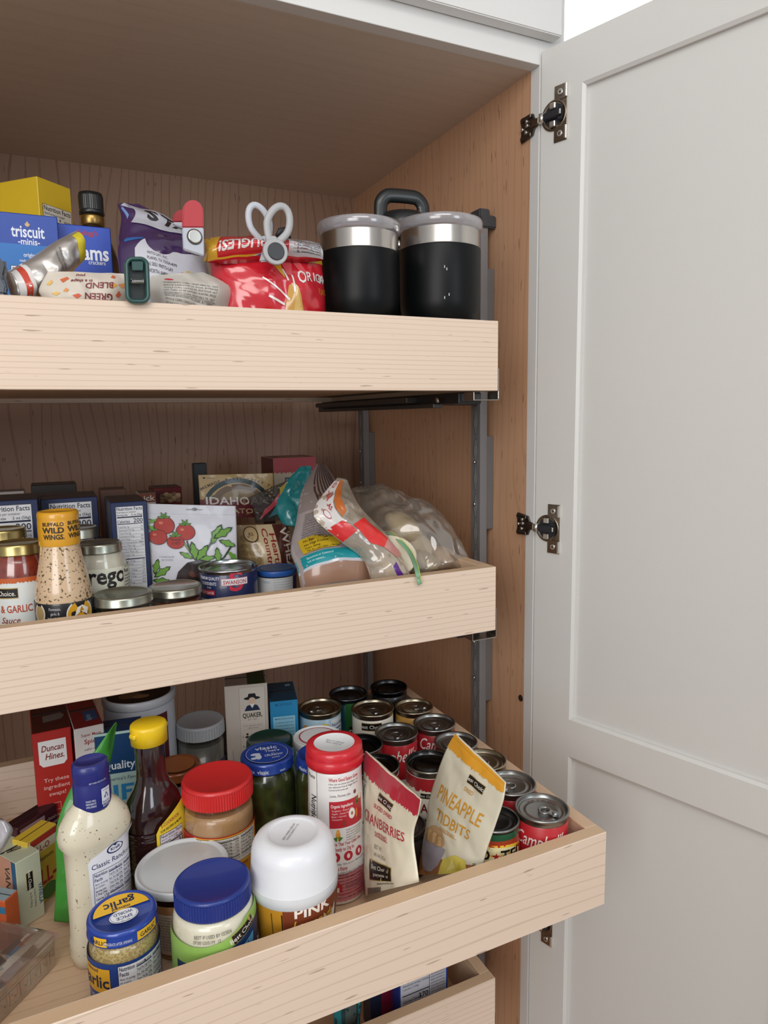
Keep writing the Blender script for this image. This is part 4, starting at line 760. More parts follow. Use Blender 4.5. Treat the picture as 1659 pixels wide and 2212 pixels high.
carton(at(203, 1588, z=F3+.178)[:2], at(304, 1574, z=F3+.178)[:2], .042, F3, .178, 'pale green and blue blueberry muffin mix carton behind the syrup bottle', 'a9c4be', scx(JF, 1.09), topc='123a66', group=None)
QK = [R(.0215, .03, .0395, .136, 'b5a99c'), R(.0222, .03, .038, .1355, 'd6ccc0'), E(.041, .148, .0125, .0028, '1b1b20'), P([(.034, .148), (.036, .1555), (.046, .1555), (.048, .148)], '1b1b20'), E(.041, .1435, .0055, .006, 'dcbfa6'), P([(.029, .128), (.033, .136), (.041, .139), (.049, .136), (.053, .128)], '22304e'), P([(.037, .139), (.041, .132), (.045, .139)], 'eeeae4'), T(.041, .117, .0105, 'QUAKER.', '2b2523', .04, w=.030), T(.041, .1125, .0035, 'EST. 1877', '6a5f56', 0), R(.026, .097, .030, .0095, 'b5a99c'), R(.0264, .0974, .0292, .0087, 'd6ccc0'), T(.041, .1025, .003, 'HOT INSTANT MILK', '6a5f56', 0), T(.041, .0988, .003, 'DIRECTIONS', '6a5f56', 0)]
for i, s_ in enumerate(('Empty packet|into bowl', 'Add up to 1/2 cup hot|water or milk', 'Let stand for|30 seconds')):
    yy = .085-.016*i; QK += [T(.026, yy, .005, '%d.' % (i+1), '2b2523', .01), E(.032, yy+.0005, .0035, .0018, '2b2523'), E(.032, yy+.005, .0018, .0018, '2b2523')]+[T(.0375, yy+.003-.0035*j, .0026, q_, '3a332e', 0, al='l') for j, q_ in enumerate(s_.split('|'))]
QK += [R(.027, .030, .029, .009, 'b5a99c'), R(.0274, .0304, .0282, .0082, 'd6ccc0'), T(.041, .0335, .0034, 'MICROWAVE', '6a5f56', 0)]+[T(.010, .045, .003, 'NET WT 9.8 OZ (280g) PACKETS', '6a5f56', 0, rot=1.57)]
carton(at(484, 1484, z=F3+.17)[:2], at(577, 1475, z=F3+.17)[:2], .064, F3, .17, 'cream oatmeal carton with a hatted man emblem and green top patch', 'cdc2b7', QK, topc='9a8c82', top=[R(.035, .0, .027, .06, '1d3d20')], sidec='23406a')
BB = [T(.021, .132, .007, 'MICROWAVE', '1f6a9a', .02, w=.026), R(.004, .010, .034, .105, '8cc4dc'), T(.021, .110, .0035, 'MAKING PIZZA DOUGH', '1a3a5c', .01, w=.028)]+lines(.006, .104, .030, 16, .0052, .0034, '1f4a70', ('1. You will need 1/2 cup hot water', '2. Stir together with fork until dry', 'ingredients are moistened. Let stand', '3. Heat oven to 450. Grease pan'))
carton(at(583, 1517, z=F3+.14)[:2], at(643, 1511, z=F3+.14)[:2], .080, F3, .14, 'small bright blue carton with pale instruction panel beside the oatmeal', '2a86b8', BB, topc='174a66', top=[R(.028, .06, .008, .008, '9ab0bc')])
# pudding and gelatin boxes at the left
VF = rotops(BC(0, 0, .0062), 0, 0, -PI/2)
carton(at(32, 1866, z=F3+.082)[:2], at(86, 1836, z=F3+.082)[:2], .062, F3, .082, 'pale green vanilla pudding mix box standing on its end at the left edge', 'c2c6ae',
    shift(VF, .014, .052)+[T(.0245, .030, .0072, 'VANILLA', '1f5a80', .03, w=.026, rot=-PI/2), T(.019, .028, .0035, 'Instant Pudding', '4a564c', 0, w=.022, rot=-PI/2), T(.014, .028, .0035, '& Pie Filling', '4a564c', 0, w=.018, rot=-PI/2)],
    topc='b9bda3', top=BC(.014, .026, .0045, -.3), left=[R(0, 0, .062, .082, 'c08f78'), R(.054, 0, .008, .082, '1f5a80'), T(.040, .045, .014, 'VANILLA', '2f3a30', .03, w=.055, rot=-PI/2), T(.022, .045, .006, 'Best Choice', '2a2320', .02, rot=-PI/2)], group=None)
carton(at(58, 1822, z=F3+.088)[:2], at(122, 1778, z=F3+.088)[:2], .024, F3, .088, 'yellow lemon gelatin box with red band, behind the pale green box', 'd2b33c',
    [R(.002, .066, .05, .020, 'd9d2b8'), R(.004, .078, .06, .008, 'b0362c'), T(.018, .0675, .0105, 'JELL-O', 'a8282c', .03, w=.026), T(.026, .054, .008, 'lemon', '2b2720', .02), T(.026, .024, .028, 'JELL-O', 'a8282c', .05, w=.055), E(.026, .012, .012, .010, '3f7a34')], topc='cfae34')
carton(at(36, 1790, z=F3+.094)[:2], at(122, 1736, z=F3+.094)[:2], .022, F3, .094, 'dark maroon chocolate pudding box behind the yellow gelatin box', '3c1420',
    [R(.004, .076, .036, .013, '9a8088'), T(.016, .078, .0105, 'JELL-O', '9c2a30', .03, w=.024), T(.056, .078, .007, 'chocolate', 'b8a6a6', .01), R(.0, .070, .08, .004, '8a7078')], topc='2a0e14')
carton(at(-34, 1940, z=F3+.060)[:2], at(9, 1948, z=F3+.060)[:2], .02, F3, .060, 'orange and blue package cut off by the left edge of the photo', 'b8552c', [R(.0, .045, .03, .008, '2a6f94'), E(.008, .022, .01, .012, 'c46a34')], topc='8a9aa0')
# green bag of greens-coloured snack leaning behind the ranch bottle
GRN = '3c8a34'
bag('snack_bag', 'tall pointed green bag standing behind the ranch bottle', 'bag',
    [(251, 1560, -.05), (192, 1640, -.06), (160, 1690, -.07), (135, 1745, -.08), (121, 1800, -.085), (122, 1880, -.09), (117, 1990, -.095)],
    [(253, 1562, -.045), (246, 1610, -.045), (236, 1660, -.05), (232, 1740, -.06), (230, 1800, -.07), (225, 1880, -.08), (205, 1990, -.09)],
    [.001, .004, .008, .014, .018, .018, .006], GRN, [E(.014, .050, .010, .014, '2b3a2a'), E(.011, .042, .006, .007, '5a4a7a'), E(.020, .070, .006, .012, '2f6a2a'), E(.010, .10, .004, .016, '2a6426')], .06, .18, wr=.0035, rough=.4)
# dried fruit pouches
CRD = 'b42338'; CRM = 'ddd4bd'
cops = jag(0, .125, .172, .128, CRD, .003, 70, 5)+[R(0, .148, .125, .024, CRD)]+[R(.002, .000, .014, .120, 'd8d3cc'), R(.003, .1185, .012, .0008, '333333'), T(.0088, .100, .0065, 'Nutrition Facts', '222222', .03, w=.030, rot=-PI/2), T(.0055, .060, .007, '140', '222222', .03, rot=0), R(.003, .072, .012, .002, '222222')]+[R(.003, .050-.006*i, .012, .0005, '444444') for i in range(7)]
cops += rotops(BC(.066, .113, .0095), .066, .112, -.06)+[T(.066, .0985, .0070, 'SLICED DRIED', CRD, .03, w=.044), T(.066, .078, .0165, 'CRANBERRIES', CRD, .015, w=.096), T(.066, .0700, .0055, 'SWEETENED', CRD, .02, w=.028), R(.050, .0690, .032, .0006, CRD), T(.060, .0580, .0055, 'BEST BY:', '8a857a', 0, w=.018), T(.064, .0505, .0055, '09-04-2026', '8a857a', 0, w=.026)]
cops += [R(.040, .022, .050, .024, 'b59a5a'), R(.041, .023, .048, .022, '15120f'), T(.065, .0365, .0075, 'Best Choice.', 'd8d2c4', .01, w=.036), T(.067, .0285, .0065, 'guaranteed', 'd8d2c4', .01, w=.032), T(.078, .0165, .0050, 'bestchoice.com', '2a2622', .03, w=.034), R(.0, .0, .020, .028, 'b83040')]+[R(.034+.0018*i, .0, .0008 if i % 2 else .0012, .012, '222222') for i in range(20)]
def px3(p): return at(p[0], p[1], x=p[2])
def xbag(name, label, L3, R3, puff, base, ops, W, H, **k):
    L_ = [px3(p) for p in L3]; R_ = [px3(p) for p in R3]
    for p in L_+R_:
        if p.z < ZT3+.012: p.y = max(p.y, Y3+TH+.006)
        p.z = max(p.z, F3+.002)
    c = (L_[-1]+R_[-1])/2
    t = thing(name, label, 'bag', c, 0, 'dried fruit pouches standing in the third pull-out'); b = MB(); n = Nface(L_, R_)
    S = pouch(b, [p-c for p in L_], [p-c for p in R_], puff, mat(base, .35, 0, .35), ops=ops, W=W, H=H, N=n, **k); b.build('pouch_film', t); return t
xbag('fruit_pouch', 'cream pouch of sliced dried cranberries with torn red top',
     [(790, 1622, -.378), (786, 1665, -.380), (784, 1740, -.383), (787, 1840, -.388), (790, 1945, -.394)],
     [(910, 1727, -.372), (903, 1762, -.374), (893, 1810, -.377), (903, 1890, -.382), (904, 1905, -.386)],
     [.0015, .003, .008, .013, .015], CRM, cops, .125, .172, wr=.0013)
pops = jag(0, .128, .192, .158, 'd99a2b', .0025, 70, 8)+[R(0, .172, .128, .02, 'd99a2b'), R(0, .182, .128, .001, 'b97f1e')]+rotops(BC(.080, .140, .0095), .08, .14, -.04)+[T(.072, .1265, .0062, 'DRIED', 'c8902c', .02), T(.066, .103, .021, 'PINEAPPLE', 'd3972f', .012, w=.090), T(.066, .079, .021, 'TIDBITS', 'd3972f', .012, w=.072), T(.062, .0705, .0058, 'SWEETENED', 'c8902c', .02, w=.034), R(.042, .0695, .042, .0006, 'c8902c')]
pops += [R(0, .0, .128, .030, '9a6a45'), E(.040, .055, .024, .016, 'c9a37a'), P([(.012, .054), (.068, .046), (.062, .020), (.050, .008), (.030, .010), (.018, .026)], '9d97a5')]+[E(.020+.007*(i % 6), .050+.004*(i//6)+(i % 2)*.002, .005, .004, 'd2b080' if i % 2 else 'ba9468') for i in range(18)]+[P([(.066, .0), (.068, .030), (.090, .045), (.108, .040), (.114, .0)], 'd8c85e'), P([(.080, .008), (.086, .038), (.094, .018)], 'e6db8a'), P([(.096, .010), (.100, .036), (.106, .014)], 'cbb648'), P([(.008, .0), (.030, .014), (.040, .0)], 'b87f4c')]+[R(.118, .034-.004*i, .004, .002, '5a5030') for i in range(5)]
xbag('fruit_pouch', 'cream pouch of dried pineapple tidbits with torn yellow top, leaning right',
     [(984, 1585, -.283), (960, 1630, -.290), (930, 1720, -.300), (918, 1800, -.308), (903, 1893, -.318)],
     [(1093, 1690, -.276), (1087, 1730, -.282), (1060, 1810, -.290), (1046, 1860, -.292), (1040, 1880, -.294)],
     [.0015, .003, .008, .013, .015], 'd9d3bf', pops, .128, .192, wr=.0014)
# clear ruled box at the left front and a clear bag corner
CLR = film('clear_box_plastic', 'ece9e6', .22, .05, .08)
A = Vector((-.7330, -.1450, 0)); e1 = Vector((-.66, -.75, 0)).normalized(); e2 = Vector((-.75, .66, 0)).normalized()
t = thing('plastic_box', 'clear ruled plastic clamshell box in the front left of the big pull-out', 'box', (A.x, A.y, F3), math.atan2(e1.y, e1.x))
b = MB(); Lb, Db, Hb = .118, .068, .048
# local x along e1, local y = -e2 side : build with y in [-Db,0]
def loop(z, i): return [(i, -i, z), (Lb-i, -i, z), (Lb-i, -Db+i, z), (i, -Db+i, z)]
lv = [loop(0, .004), loop(.002, .001), loop(.034, 0), loop(.0345, -.003), loop(.037, -.003), loop(.0372, .001), loop(Hb-.004, .004), loop(Hb, .010), loop(Hb-.003, .018)]
vs = [p for l_ in lv for p in l_]; fs = [(4*i+k, 4*i+(k+1) % 4, 4*i+4+(k+1) % 4, 4*i+4+k) for i in range(len(lv)-1) for k in range(4)]+[(3, 2, 1, 0), tuple(4*(len(lv)-1)+k for k in range(4))]
b.add(vs, fs, CLR, False); b.build('clear_shell', t)
b = MB(); o = [R(.004, .0245, Lb-.008, .0004, '4a423c')]
for i in range(9): o += [R(.010+.0135*i, .010, .0004, .0145, '4a423c'), T(.017+.0135*i, .014, .004, '%d"' % (i+1), '4a423c', 0), T(.017+.0135*i, .008, .0025, '- %d -' % (i+1), '4a423c', 0)]
art(b, o, planemap((0, .0009, 0), (1, 0, 0), (0, 0, 1), (0, 1, 0)), lift0=.0004)
b.build('ruler_print', t)
b = MB(); rr = random.Random(4)
for i in range(9):
    x_, y_ = rr.uniform(.01, Lb-.035), rr.uniform(-Db+.022, -.014); b.extrude([(x_, y_, .010+i*.0024), (x_+rr.uniform(.015, .03), y_+rr.uniform(-.006, .006), .012+i*.0026), (x_+rr.uniform(.01, .03), y_-rr.uniform(.008, .02), .014+i*.0024), (x_-.004, y_-.012, .010+i*.0026)], (0, 0, .0012), mat(('6a5a52', '8d959a', '3d3d40', '2f4a48')[i % 4], .3, .2), 0)
o = b.build('contents', t); o['kind'] = 'stuff'
bag('plastic_bag', 'crumpled clear bag corner poking in from the left edge', 'bag', [(-25, 1770, -.10), (-25, 1810, -.10), (-25, 1850, -.10)], [(12, 1772, -.10), (28, 1795, -.10), (5, 1838, -.10)], [.004, .010, .004], 'cccccc', m=film('milky_bag', 'cfcbd0', .3, .55), nu=14, nv=14, wr=.004)

# ================= second pull-out =================
def pos(u, v, y): p = at(u, v, y=y); return p.x, p.z-F2
GLD = mat('b3a069', .28, .9); SLV = mat('a7a79a', .3, .9)
# tomato sauce jar
def jp(r, zn, zt): return [(r*.85, 0), (r*.97, .002), (r, .008), (r, zn-.022), (r*.93, zn-.010), (r*.82, zn), (r*.82, zt)]
x0, h0 = pos(37, 1170, .050)
jar(x0, .050, F2, jp(.0345, h0-.014, h0-.004), .0290, h0-.014, h0, 'tomato pasta sauce jar with gold lid and white garlic label at the left edge', 'jar', chunky('tomato_sauce', '6e1f12', '8a2f1a', 120), GLD, labz=(.012, .1125), labc='d8dcda',
    ops=sh([R(-.11, .071, .22, .012, 'c05a26')]+jag(-.11, .11, .072, .069, 'c05a26', .0012, 160, 11)+[R(-.030, .050, .030, .013, 'b59a5a'), R(-.030, .0512, .0295, .0108, '15120f'), T(-.003, .0535, .0085, 'Best Choice.', 'e8e4da', .01, al='r', w=.034), T(.014, .033, .0125, 'ONION & GARLIC', 'b4452a', .03, al='r', w=.066), T(.0, .020, .0105, 'Pasta Sauce', '8f3a24', .02, .35, al='r', w=.044)], 0, .038), rz=face_cam(x0, .05)-.1)
x0, h0 = pos(5, 1141, .135)
jar(x0, .135, F2, jp(.0330, h0-.014, h0-.004), .0285, h0-.014, h0, 'jar with brassy lid behind the tomato sauce jar', 'jar', mat('5e2416', .3, 0, .6), GLD)
# speckled wing sauce bottle
BWS = speck('wing_sauce', 'cdb08e', '5a4630', 300, .60, spot2=None)
x0, h0 = pos(124, 1103, .0)
t = thing('sauce_bottle', 'flared glass bottle of speckled wing sauce sealed with a yellow sleeve', 'bottle', (x0, .0, F2), face_cam(x0, 0)-.02)
H_ = h0; bp = [(.026, 0), (.0315, .002), (.0325, .010), (.0325, .086), (.0315, .100), (.0275, .120), (.0238, .138), (.0222, .150), (.0220, .160)]
b = MB(); b.lathe([(r*.985, z) for r, z in bp], BWS, 56); b.build('contents', t)
b = MB(); b.lathe([(.0330, .006), (.0331, .030), (.0331, .084), (.0326, .0865)], mat('17161a', .35, 0, .4), 56, cap=False)
mpb = lambda X, Y, l: Vector(((.0333+l)*math.sin(X/.033), -(.0333+l)*math.cos(X/.033), Y))
art(b, sh([E(.018, .033, .0165, .0170, 'dcdde0'), E(.018, .033, .0150, .0155, 'd59c1e'), P([(.010, .030), (.014, .041), (.020, .043), (.028, .038), (.026, .030), (.018, .036)], 'e6e2da'), P([(.016, .036), (.019, .042), (.022, .036)], 'c08a1a'), T(-.004, .0400, .0048, 'Parmesan,', 'c9c9cc', 0, al='r', w=.013), T(-.0055, .0345, .0048, 'garlic &', 'c9c9cc', 0, al='r', w=.010), T(-.004, .0290, .0048, 'Italian herbs', 'c9c9cc', 0, al='r', w=.015), E(-.030, .036, .008, .012, 'c9c2b4'), E(-.030, .036, .006, .009, 'a38a5c')], 0, .039), mpb, coat=.3, clip=(-.06, .06, .006, .0865)); b.build('paper_label', t)
b = MB(); YO = mat('d59a24', .35, 0, .4)
b.lathe([(.0226, .152), (.0230, .154), (.0230, H_-.012), (.0226, H_-.010), (.0228, H_-.008), (.0228, H_-.003), (.0215, H_), (.0185, H_+.0004), (.0175, H_-.001), (.0004, H_-.001)], YO, 48, cap=False)
art(b, [T(-.0060, H_-.0155, .0062, 'BUFFALO', '2a2218', .05, w=.024), T(-.0065, H_-.0235, .0092, 'WILD', '2a2218', .07, w=.025), T(-.0062, H_-.0310, .0080, 'WINGS.', '2a2218', .06, w=.024), T(.0225, H_-.0150, .0062, 'BUFFALO', '2a2218', .05, w=.024), T(.0220, H_-.0230, .0092, 'WILD', '2a2218', .07, w=.025), T(.0222, H_-.0305, .0080, 'WINGS.', '2a2218', .06, w=.024)], cylmap(.0231), coat=.2, clip=(-.034, .034, .1, .3)); b.build('sleeve_cap', t)
# white sauce jar + lid behind
x0, h0 = pos(213, 1170, .075)
jar(x0, .075, F2, jp(.0350, h0-.014, h0-.003), .0290, h0-.013, h0, 'jar of white alfredo sauce with go lettering beside the wing sauce', 'jar', mat('cfcab8', .3, 0, .7), SLV, labz=(.010, .108), labc='d9d8c6',
    ops=sh([T(.002, .053, .030, 'prego', '1e1a1c', .05, al='c', w=.062), R(-.06, .010, .14, .020, '4a2f52'), R(.030, .035, .03, .043, 'cfcdbd'), T(.040, .070, .007, 'Nutrition', '222222', .04, w=.016), T(.037, .063, .007, 'Facts', '222222', .04, w=.010)]+[R(.032, .058-.004*i, .016, .001, '555555') for i in range(6)]+[R(-.02, .038, .045, .0006, '4a2f52')], 0, .036))
x0, h0 = pos(165, 1138, .150)
jar(x0, .150, F2, jp(.0310, h0-.014, h0-.003), .0290, h0-.015, h0, 'jar whose steel-grey lid peeks out right of the yellow sauce cap', 'jar', mat('8a8a80', .3, 0, .6), SLV)
# two low lidded jars
OL = chunky('olives', '10140f', '26301f', 90)
x0, h0 = pos(264, 1279, .002)
jar(x0, .002, F2, [(.030, 0), (.034, .002), (.035, .010), (.035, h0-.018), (.0335, h0-.010)], .0362, h0-.0125, h0, 'squat jar of dark olives with a domed pewter lid at the drawer lip', 'jar', OL, SLV)
x0, h0 = pos(378, 1263, .050)
jar(x0, .050, F2, [(.028, 0), (.033, .002), (.034, .010), (.034, h0-.018), (.0325, h0-.010)], .0352, h0-.0120, h0, 'squat jar of dried tomatoes with a pewter lid left of the navy can', 'jar', chunky('sundried', '2a100a', '6a2f18', 120), SLV)
# chicken can
x0, h0 = pos(493, 1220, .085)
sw = '1c2750'
can(x0, .085, F2, .0418, h0, 'navy low-sided canned chicken with a big red S', sw,
    sh([R(.0, .033, .002, .002, sw), T(.010, .0285, .040, 'S', 'c4344c', .03, w=.020), R(-.011, .036, .038, .0105, 'b23a4c'), R(-.0104, .0366, .0368, .0093, 'dcdce0'), T(.008, .0382, .0078, 'SWANSON', 'b02a3a', .03, w=.032),
     T(-.031, .044, .0062, 'PREMIUM QUALITY', 'd8dae4', .03, al='c', w=.036), T(-.031, .0365, .0062, 'INGREDIENTS', 'd8dae4', .03, w=.026), T(-.030, .0315, .004, 'FOR', 'd8dae4', .01), R(-.045, .0225, .024, .0070, 'b8303c'), T(-.033, .0238, .0052, 'BEST FLAVOR', 'e4d8d8', .02, w=.022), R(-.14, .010, .28, .006, 'd4d4d8'), E(.0395, .058, .004, .005, '5a648c'), E(.0395, .058, .003, .004, sw)], 0, .030),
    metal=mat('a9abae', .25, 1.0), z1=h0-.007, deep=.006, group=None)
# tub with blue lid
x0, h0 = pos(597, 1226, .100)
jar(x0, .100, F2, [(.026, 0), (.0275, .002), (.0295, h0-.006)], .0305, h0-.0085, h0, 'small white tub with a bright blue rim beside the navy can', 'tub', mat('c9c8c6', .5), mat('2455a0', .4, 0, .2), name='food_tub', glass=False, lidinset=True, labz=(.004, h0-.010), labc='c4c6c8',
    ops=sh([T(-.012, .052, .0060, 'Nutrition', '8fa3b4', .01, w=.020), T(-.016, .045, .0060, 'Facts', '8fa3b4', .01)]+[R(-.005, .050-.004*i, .030, .0008, '98a6b0') for i in range(10)]+[R(.026, .0, .02, .06, '1f2c5c')], 0, .010), lidops=[E(0, 0, .0255, .0255, '33507a')])
# blue pasta cartons
NB = '223058'
def pasta(pa, pb, y, label, dep=.10, off=0.):
    A_, B_ = at(*pa, y=y), at(*pb, y=y); zt = (A_.z+B_.z)/2; h = zt-F2; w_ = math.hypot(B_.x-A_.x, B_.y-A_.y)
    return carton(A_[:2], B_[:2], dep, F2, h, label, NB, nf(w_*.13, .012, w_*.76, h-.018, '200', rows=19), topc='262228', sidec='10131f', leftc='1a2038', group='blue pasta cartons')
A_ = at(237, 1078, y=.13); 
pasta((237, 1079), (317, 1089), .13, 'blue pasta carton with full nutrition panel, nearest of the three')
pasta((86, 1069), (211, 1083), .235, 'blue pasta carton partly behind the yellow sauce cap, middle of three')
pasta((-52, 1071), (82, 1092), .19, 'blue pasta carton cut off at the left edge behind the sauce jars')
# small boxes at the back
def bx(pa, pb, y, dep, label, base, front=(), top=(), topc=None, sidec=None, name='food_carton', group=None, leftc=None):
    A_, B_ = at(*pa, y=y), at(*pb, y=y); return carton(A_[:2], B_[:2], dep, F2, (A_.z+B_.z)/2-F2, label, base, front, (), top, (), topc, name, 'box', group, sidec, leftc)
bx((300, 1064), (336, 1066), .36, .05, 'white carton corner with a brown en label, behind the nearest blue carton', 'c2bab2', [R(-.003, .155, .034, .018, '7a3a20'), T(.014, .158, .013, 'Chicken', 'd8cfc4', .03, al='c', w=.052)], topc='5a4a40')
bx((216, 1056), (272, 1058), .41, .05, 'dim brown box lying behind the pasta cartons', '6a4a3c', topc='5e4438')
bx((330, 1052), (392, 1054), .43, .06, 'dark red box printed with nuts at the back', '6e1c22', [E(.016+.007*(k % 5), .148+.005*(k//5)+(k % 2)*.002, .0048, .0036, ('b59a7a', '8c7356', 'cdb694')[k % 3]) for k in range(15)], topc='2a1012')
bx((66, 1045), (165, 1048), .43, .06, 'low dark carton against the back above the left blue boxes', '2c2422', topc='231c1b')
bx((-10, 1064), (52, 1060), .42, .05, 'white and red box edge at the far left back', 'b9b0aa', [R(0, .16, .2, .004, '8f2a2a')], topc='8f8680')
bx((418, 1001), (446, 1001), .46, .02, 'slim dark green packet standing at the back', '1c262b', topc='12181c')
# tall red and cream box
A_, B_ = at(590, 990, y=.40), at(682, 980, y=.40)
carton(A_[:2], B_[:2], .085, F2, A_.z-F2, 'red-topped cream box standing tall behind the bagged bread', 'b5a993', [R(0, A_.z-F2-.028, .2, .028, 'a02830')]+jag(0, .075, A_.z-F2-.026, A_.z-F2-.029, 'a02830', .002, 40)+[R(.022, A_.z-F2-.060, .016, .022, '3a4a54'), R(.025, A_.z-F2-.054, .007, .012, 'c9c2b4')], topc='7d1a22', top=[R(.02, .01, .05, .045, 'b79c84'), T(.045, .035, .016, 'THIN', '6b1820', .02, rot=.2)], leftc='5a1a1c', left=[])
# tomato-vine pouch
LG, DG, RT = '6a9a3a', '2a3a20', 'a8342c'
def leaf(x, y, a, s, c=LG):
    pts = []; n = 7
    for k in range(n): tt = k/(n-1); pts.append((tt*s, s*.22*math.sin(PI*tt)*(1 if k % 2 else .62)))
    for k in range(n-2, 0, -1): tt = k/(n-1); pts.append((tt*s, -s*.22*math.sin(PI*tt)*(1 if k % 2 else .62)))
    rot = lambda p, g: (x+(p[0]*g+(s*(1-g)/2))*math.cos(a)-p[1]*g*math.sin(a), y+(p[0]*g+(s*(1-g)/2))*math.sin(a)+p[1]*g*math.cos(a))
    return [P([rot(p, 1.12) for p in pts], DG), P([rot(p, .9) for p in pts], c)]
def stem(pts, wd, c):
    o = []
    for (a_, b_) in zip(pts, pts[1:]):
        d = math.dist(a_, b_) or 1; nx, ny = -(b_[1]-a_[1])/d*wd, (b_[0]-a_[0])/d*wd; o.append(P([(a_[0]-nx, a_[1]-ny), (b_[0]-nx, b_[1]-ny), (b_[0]+nx, b_[1]+ny), (a_[0]+nx, a_[1]+ny)], c))
    return o
W_, H2 = .128, .160
o = [R(.054, .1485, .024, .0012, '77777c'), E(.066, .150, .004, .003, '77777c'), R(.002, .141, .124, .0006, 'c3c2cc')]
st = [(.0, .132), (.018, .130), (.030, .118), (.046, .100), (.056, .082), (.064, .068)]
o += stem(st, .0016, DG)+stem(st, .0010, '8aa05a')+stem([(.064, .068), (.085, .062), (.105, .070), (.118, .090)], .0014, DG)+stem([(.064, .068), (.080, .085), (.092, .105), (.110, .118)], .0014, DG)+stem([(.056, .082), (.052, .100)], .001, DG)
for (x_, y_, r_) in ((.022, .124, .0135), (.012, .106, .0120), (.051, .114, .0130)): o += [E(x_, y_, r_*1.08, r_*1.02, '5a1a16'), E(x_, y_, r_, r_*.95, RT), E(x_-r_*.35, y_+r_*.3, r_*.22, r_*.16, 'c8705a')]
o += [E(.036, .098, .0125, .0105, '5a1a16'), E(.036, .098, .0118, .0098, RT), T(.036, .100, .0052, 'TRADER', '5a1a16', .04, w=.017), T(.036, .0945, .0052, "JOE'S", '5a1a16', .04, w=.013)]
for (x_, y_) in ((.022, .137), (.051, .127), (.036, .109), (.004, .118)):
    for a_ in (.3, 1.2, 2.0, 2.9): o += leaf(x_, y_-.002, a_, .009, '5a8a34')
for (x_, y_, a_, s_) in ((.064, .068, 1.75, .030), (.064, .068, .95, .030), (.066, .068, .2, .026), (.058, .072, 2.6, .020), (.088, .095, 1.1, .034), (.092, .104, .55, .032), (.110, .118, .5, .022), (.100, .100, -.4, .026), (.112, .082, -.9, .026), (.114, .090, .1, .022), (.095, .088, -1.5, .026), (.104, .066, -1.0, .018), (.12, .10, .9, .02), (.004, .045, .6, .026), (.004, .050, 1.3, .022), (.002, .040, -.1, .024), (.0, .128, .4, .014), (.0, .125, -.8, .012)): o += leaf(x_, y_, a_, s_)
o += [P([(.030+.001, .0), (.029, .030), (.036, .052), (.050, .066), (.070, .070), (.090, .064), (.102, .048), (.104, .0)], '2c2220')]+[E(.045+.011*(k % 5), .020+.012*(k//5)+.003*(k % 2), .006, .004, ('4a2f28', '3a2622', '5e3226')[k % 3], .5*k) for k in range(15)]+[T(.022, .074, .003, '2 1/2 OZ (71g) 3M', '6a6a70', 0, w=.020), T(.022, .070, .003, '08 10 2025', '6a6a70', 0, w=.016)]
bag('dried_tomato_pouch', 'white pouch drawn with red tomatoes and leafy vines', 'pouch', [(317, 1088), (320, 1140), (324, 1195), (328, 1253), (332, 1310)], [(509, 1093), (511, 1140), (512, 1190), (513, 1235), (514, 1290)], [.0006, .004, .009, .013, .012], 'cfcfd8', o, W_, H2, y=.14, mname='pouch_film', wr=.0007, step=.006, rough=.4)
# potato pouch
TN = 'b59a6c'
o = [E(.065, .026, .060, .062, '1d3438'), E(.065, .022, .054, .056, TN), E(.066, .028, .048, .048, '6d5a48'), E(.068, .034, .036, .030, '8f7a5c'), R(0, -.01, .128, .050, '6e1d26'), T(.064, .030, .024, 'IDAHOAN', 'd8d2cc', .04, w=.110), T(.062, .012, .014, 'POTATOES', 'd8c49a', .02, w=.09), P([(.006, .092), (.012, .092), (.009, .087)], '2a2018'), T(.020, .0885, .0035, 'Tear here', '2a2018', 0)]
s_ = 'HOMEMADE TASTE EVERY TIME'
for k, ch in enumerate(s_):
    a_ = PI*.5+.72-1.44*k/(len(s_)-1); o.append(T(.066+.105*math.cos(a_), -.022+.105*math.sin(a_), .0085, ch, '4a3420', .01, rot=a_-PI/2))
bag('potato_pouch', 'gold potato pouch with arched homemade taste slogan', 'pouch', [(428, 1026), (430, 1055), (432, 1085), (436, 1115)], [(590, 1022), (591, 1052), (592, 1085), (594, 1115)], [.0006, .006, .010, .012], TN, o, .132, .100, y=.27, mname='pouch_film', wr=.0012, step=.007, rough=.4)
# loaf bag: whole wheat
o = [R(0, 0, .04, .09, 'a8926c')]+[E(.012+.010*(i % 3), .030+.012*(i//3), .006, .0045, '8c7650', .6*i) for i in range(12)]+[E(.026, .074, .014, .013, '3a2c22'), E(.026, .074, .012, .011, 'b8a078'), T(.026, .071, .007, 'RSI', '3a2c22', .02), R(.040, 0, .036, .09, 'c8b694'), R(.074, 0, .035, .09, '4a2420'), T(.048, .048, .016, 'Country', '8c2428', .03, w=.068, rot=-PI/2), T(.062, .046, .016, 'Hearth', '8c2428', .03, w=.055, rot=-PI/2), T(.087, .040, .023, 'WHEAT', 'd8cfc6', .04, w=.085, rot=-PI/2), T(.103, .044, .009, '100% WHOLE', 'd8cfc6', .02, w=.06, rot=-PI/2)]
bag('bread_bag', 'brown and tan bag of sliced wheat bread with red lettering turned sideways', 'bag', [(510, 1135), (508, 1170), (512, 1205), (514, 1250)], [(622, 1130), (630, 1165), (634, 1200), (636, 1245)], [.004, .025, .035, .03], 'a8926c', o, .112, .090, y=.20, wr=.001, step=.008, rough=.3, coat=.6)
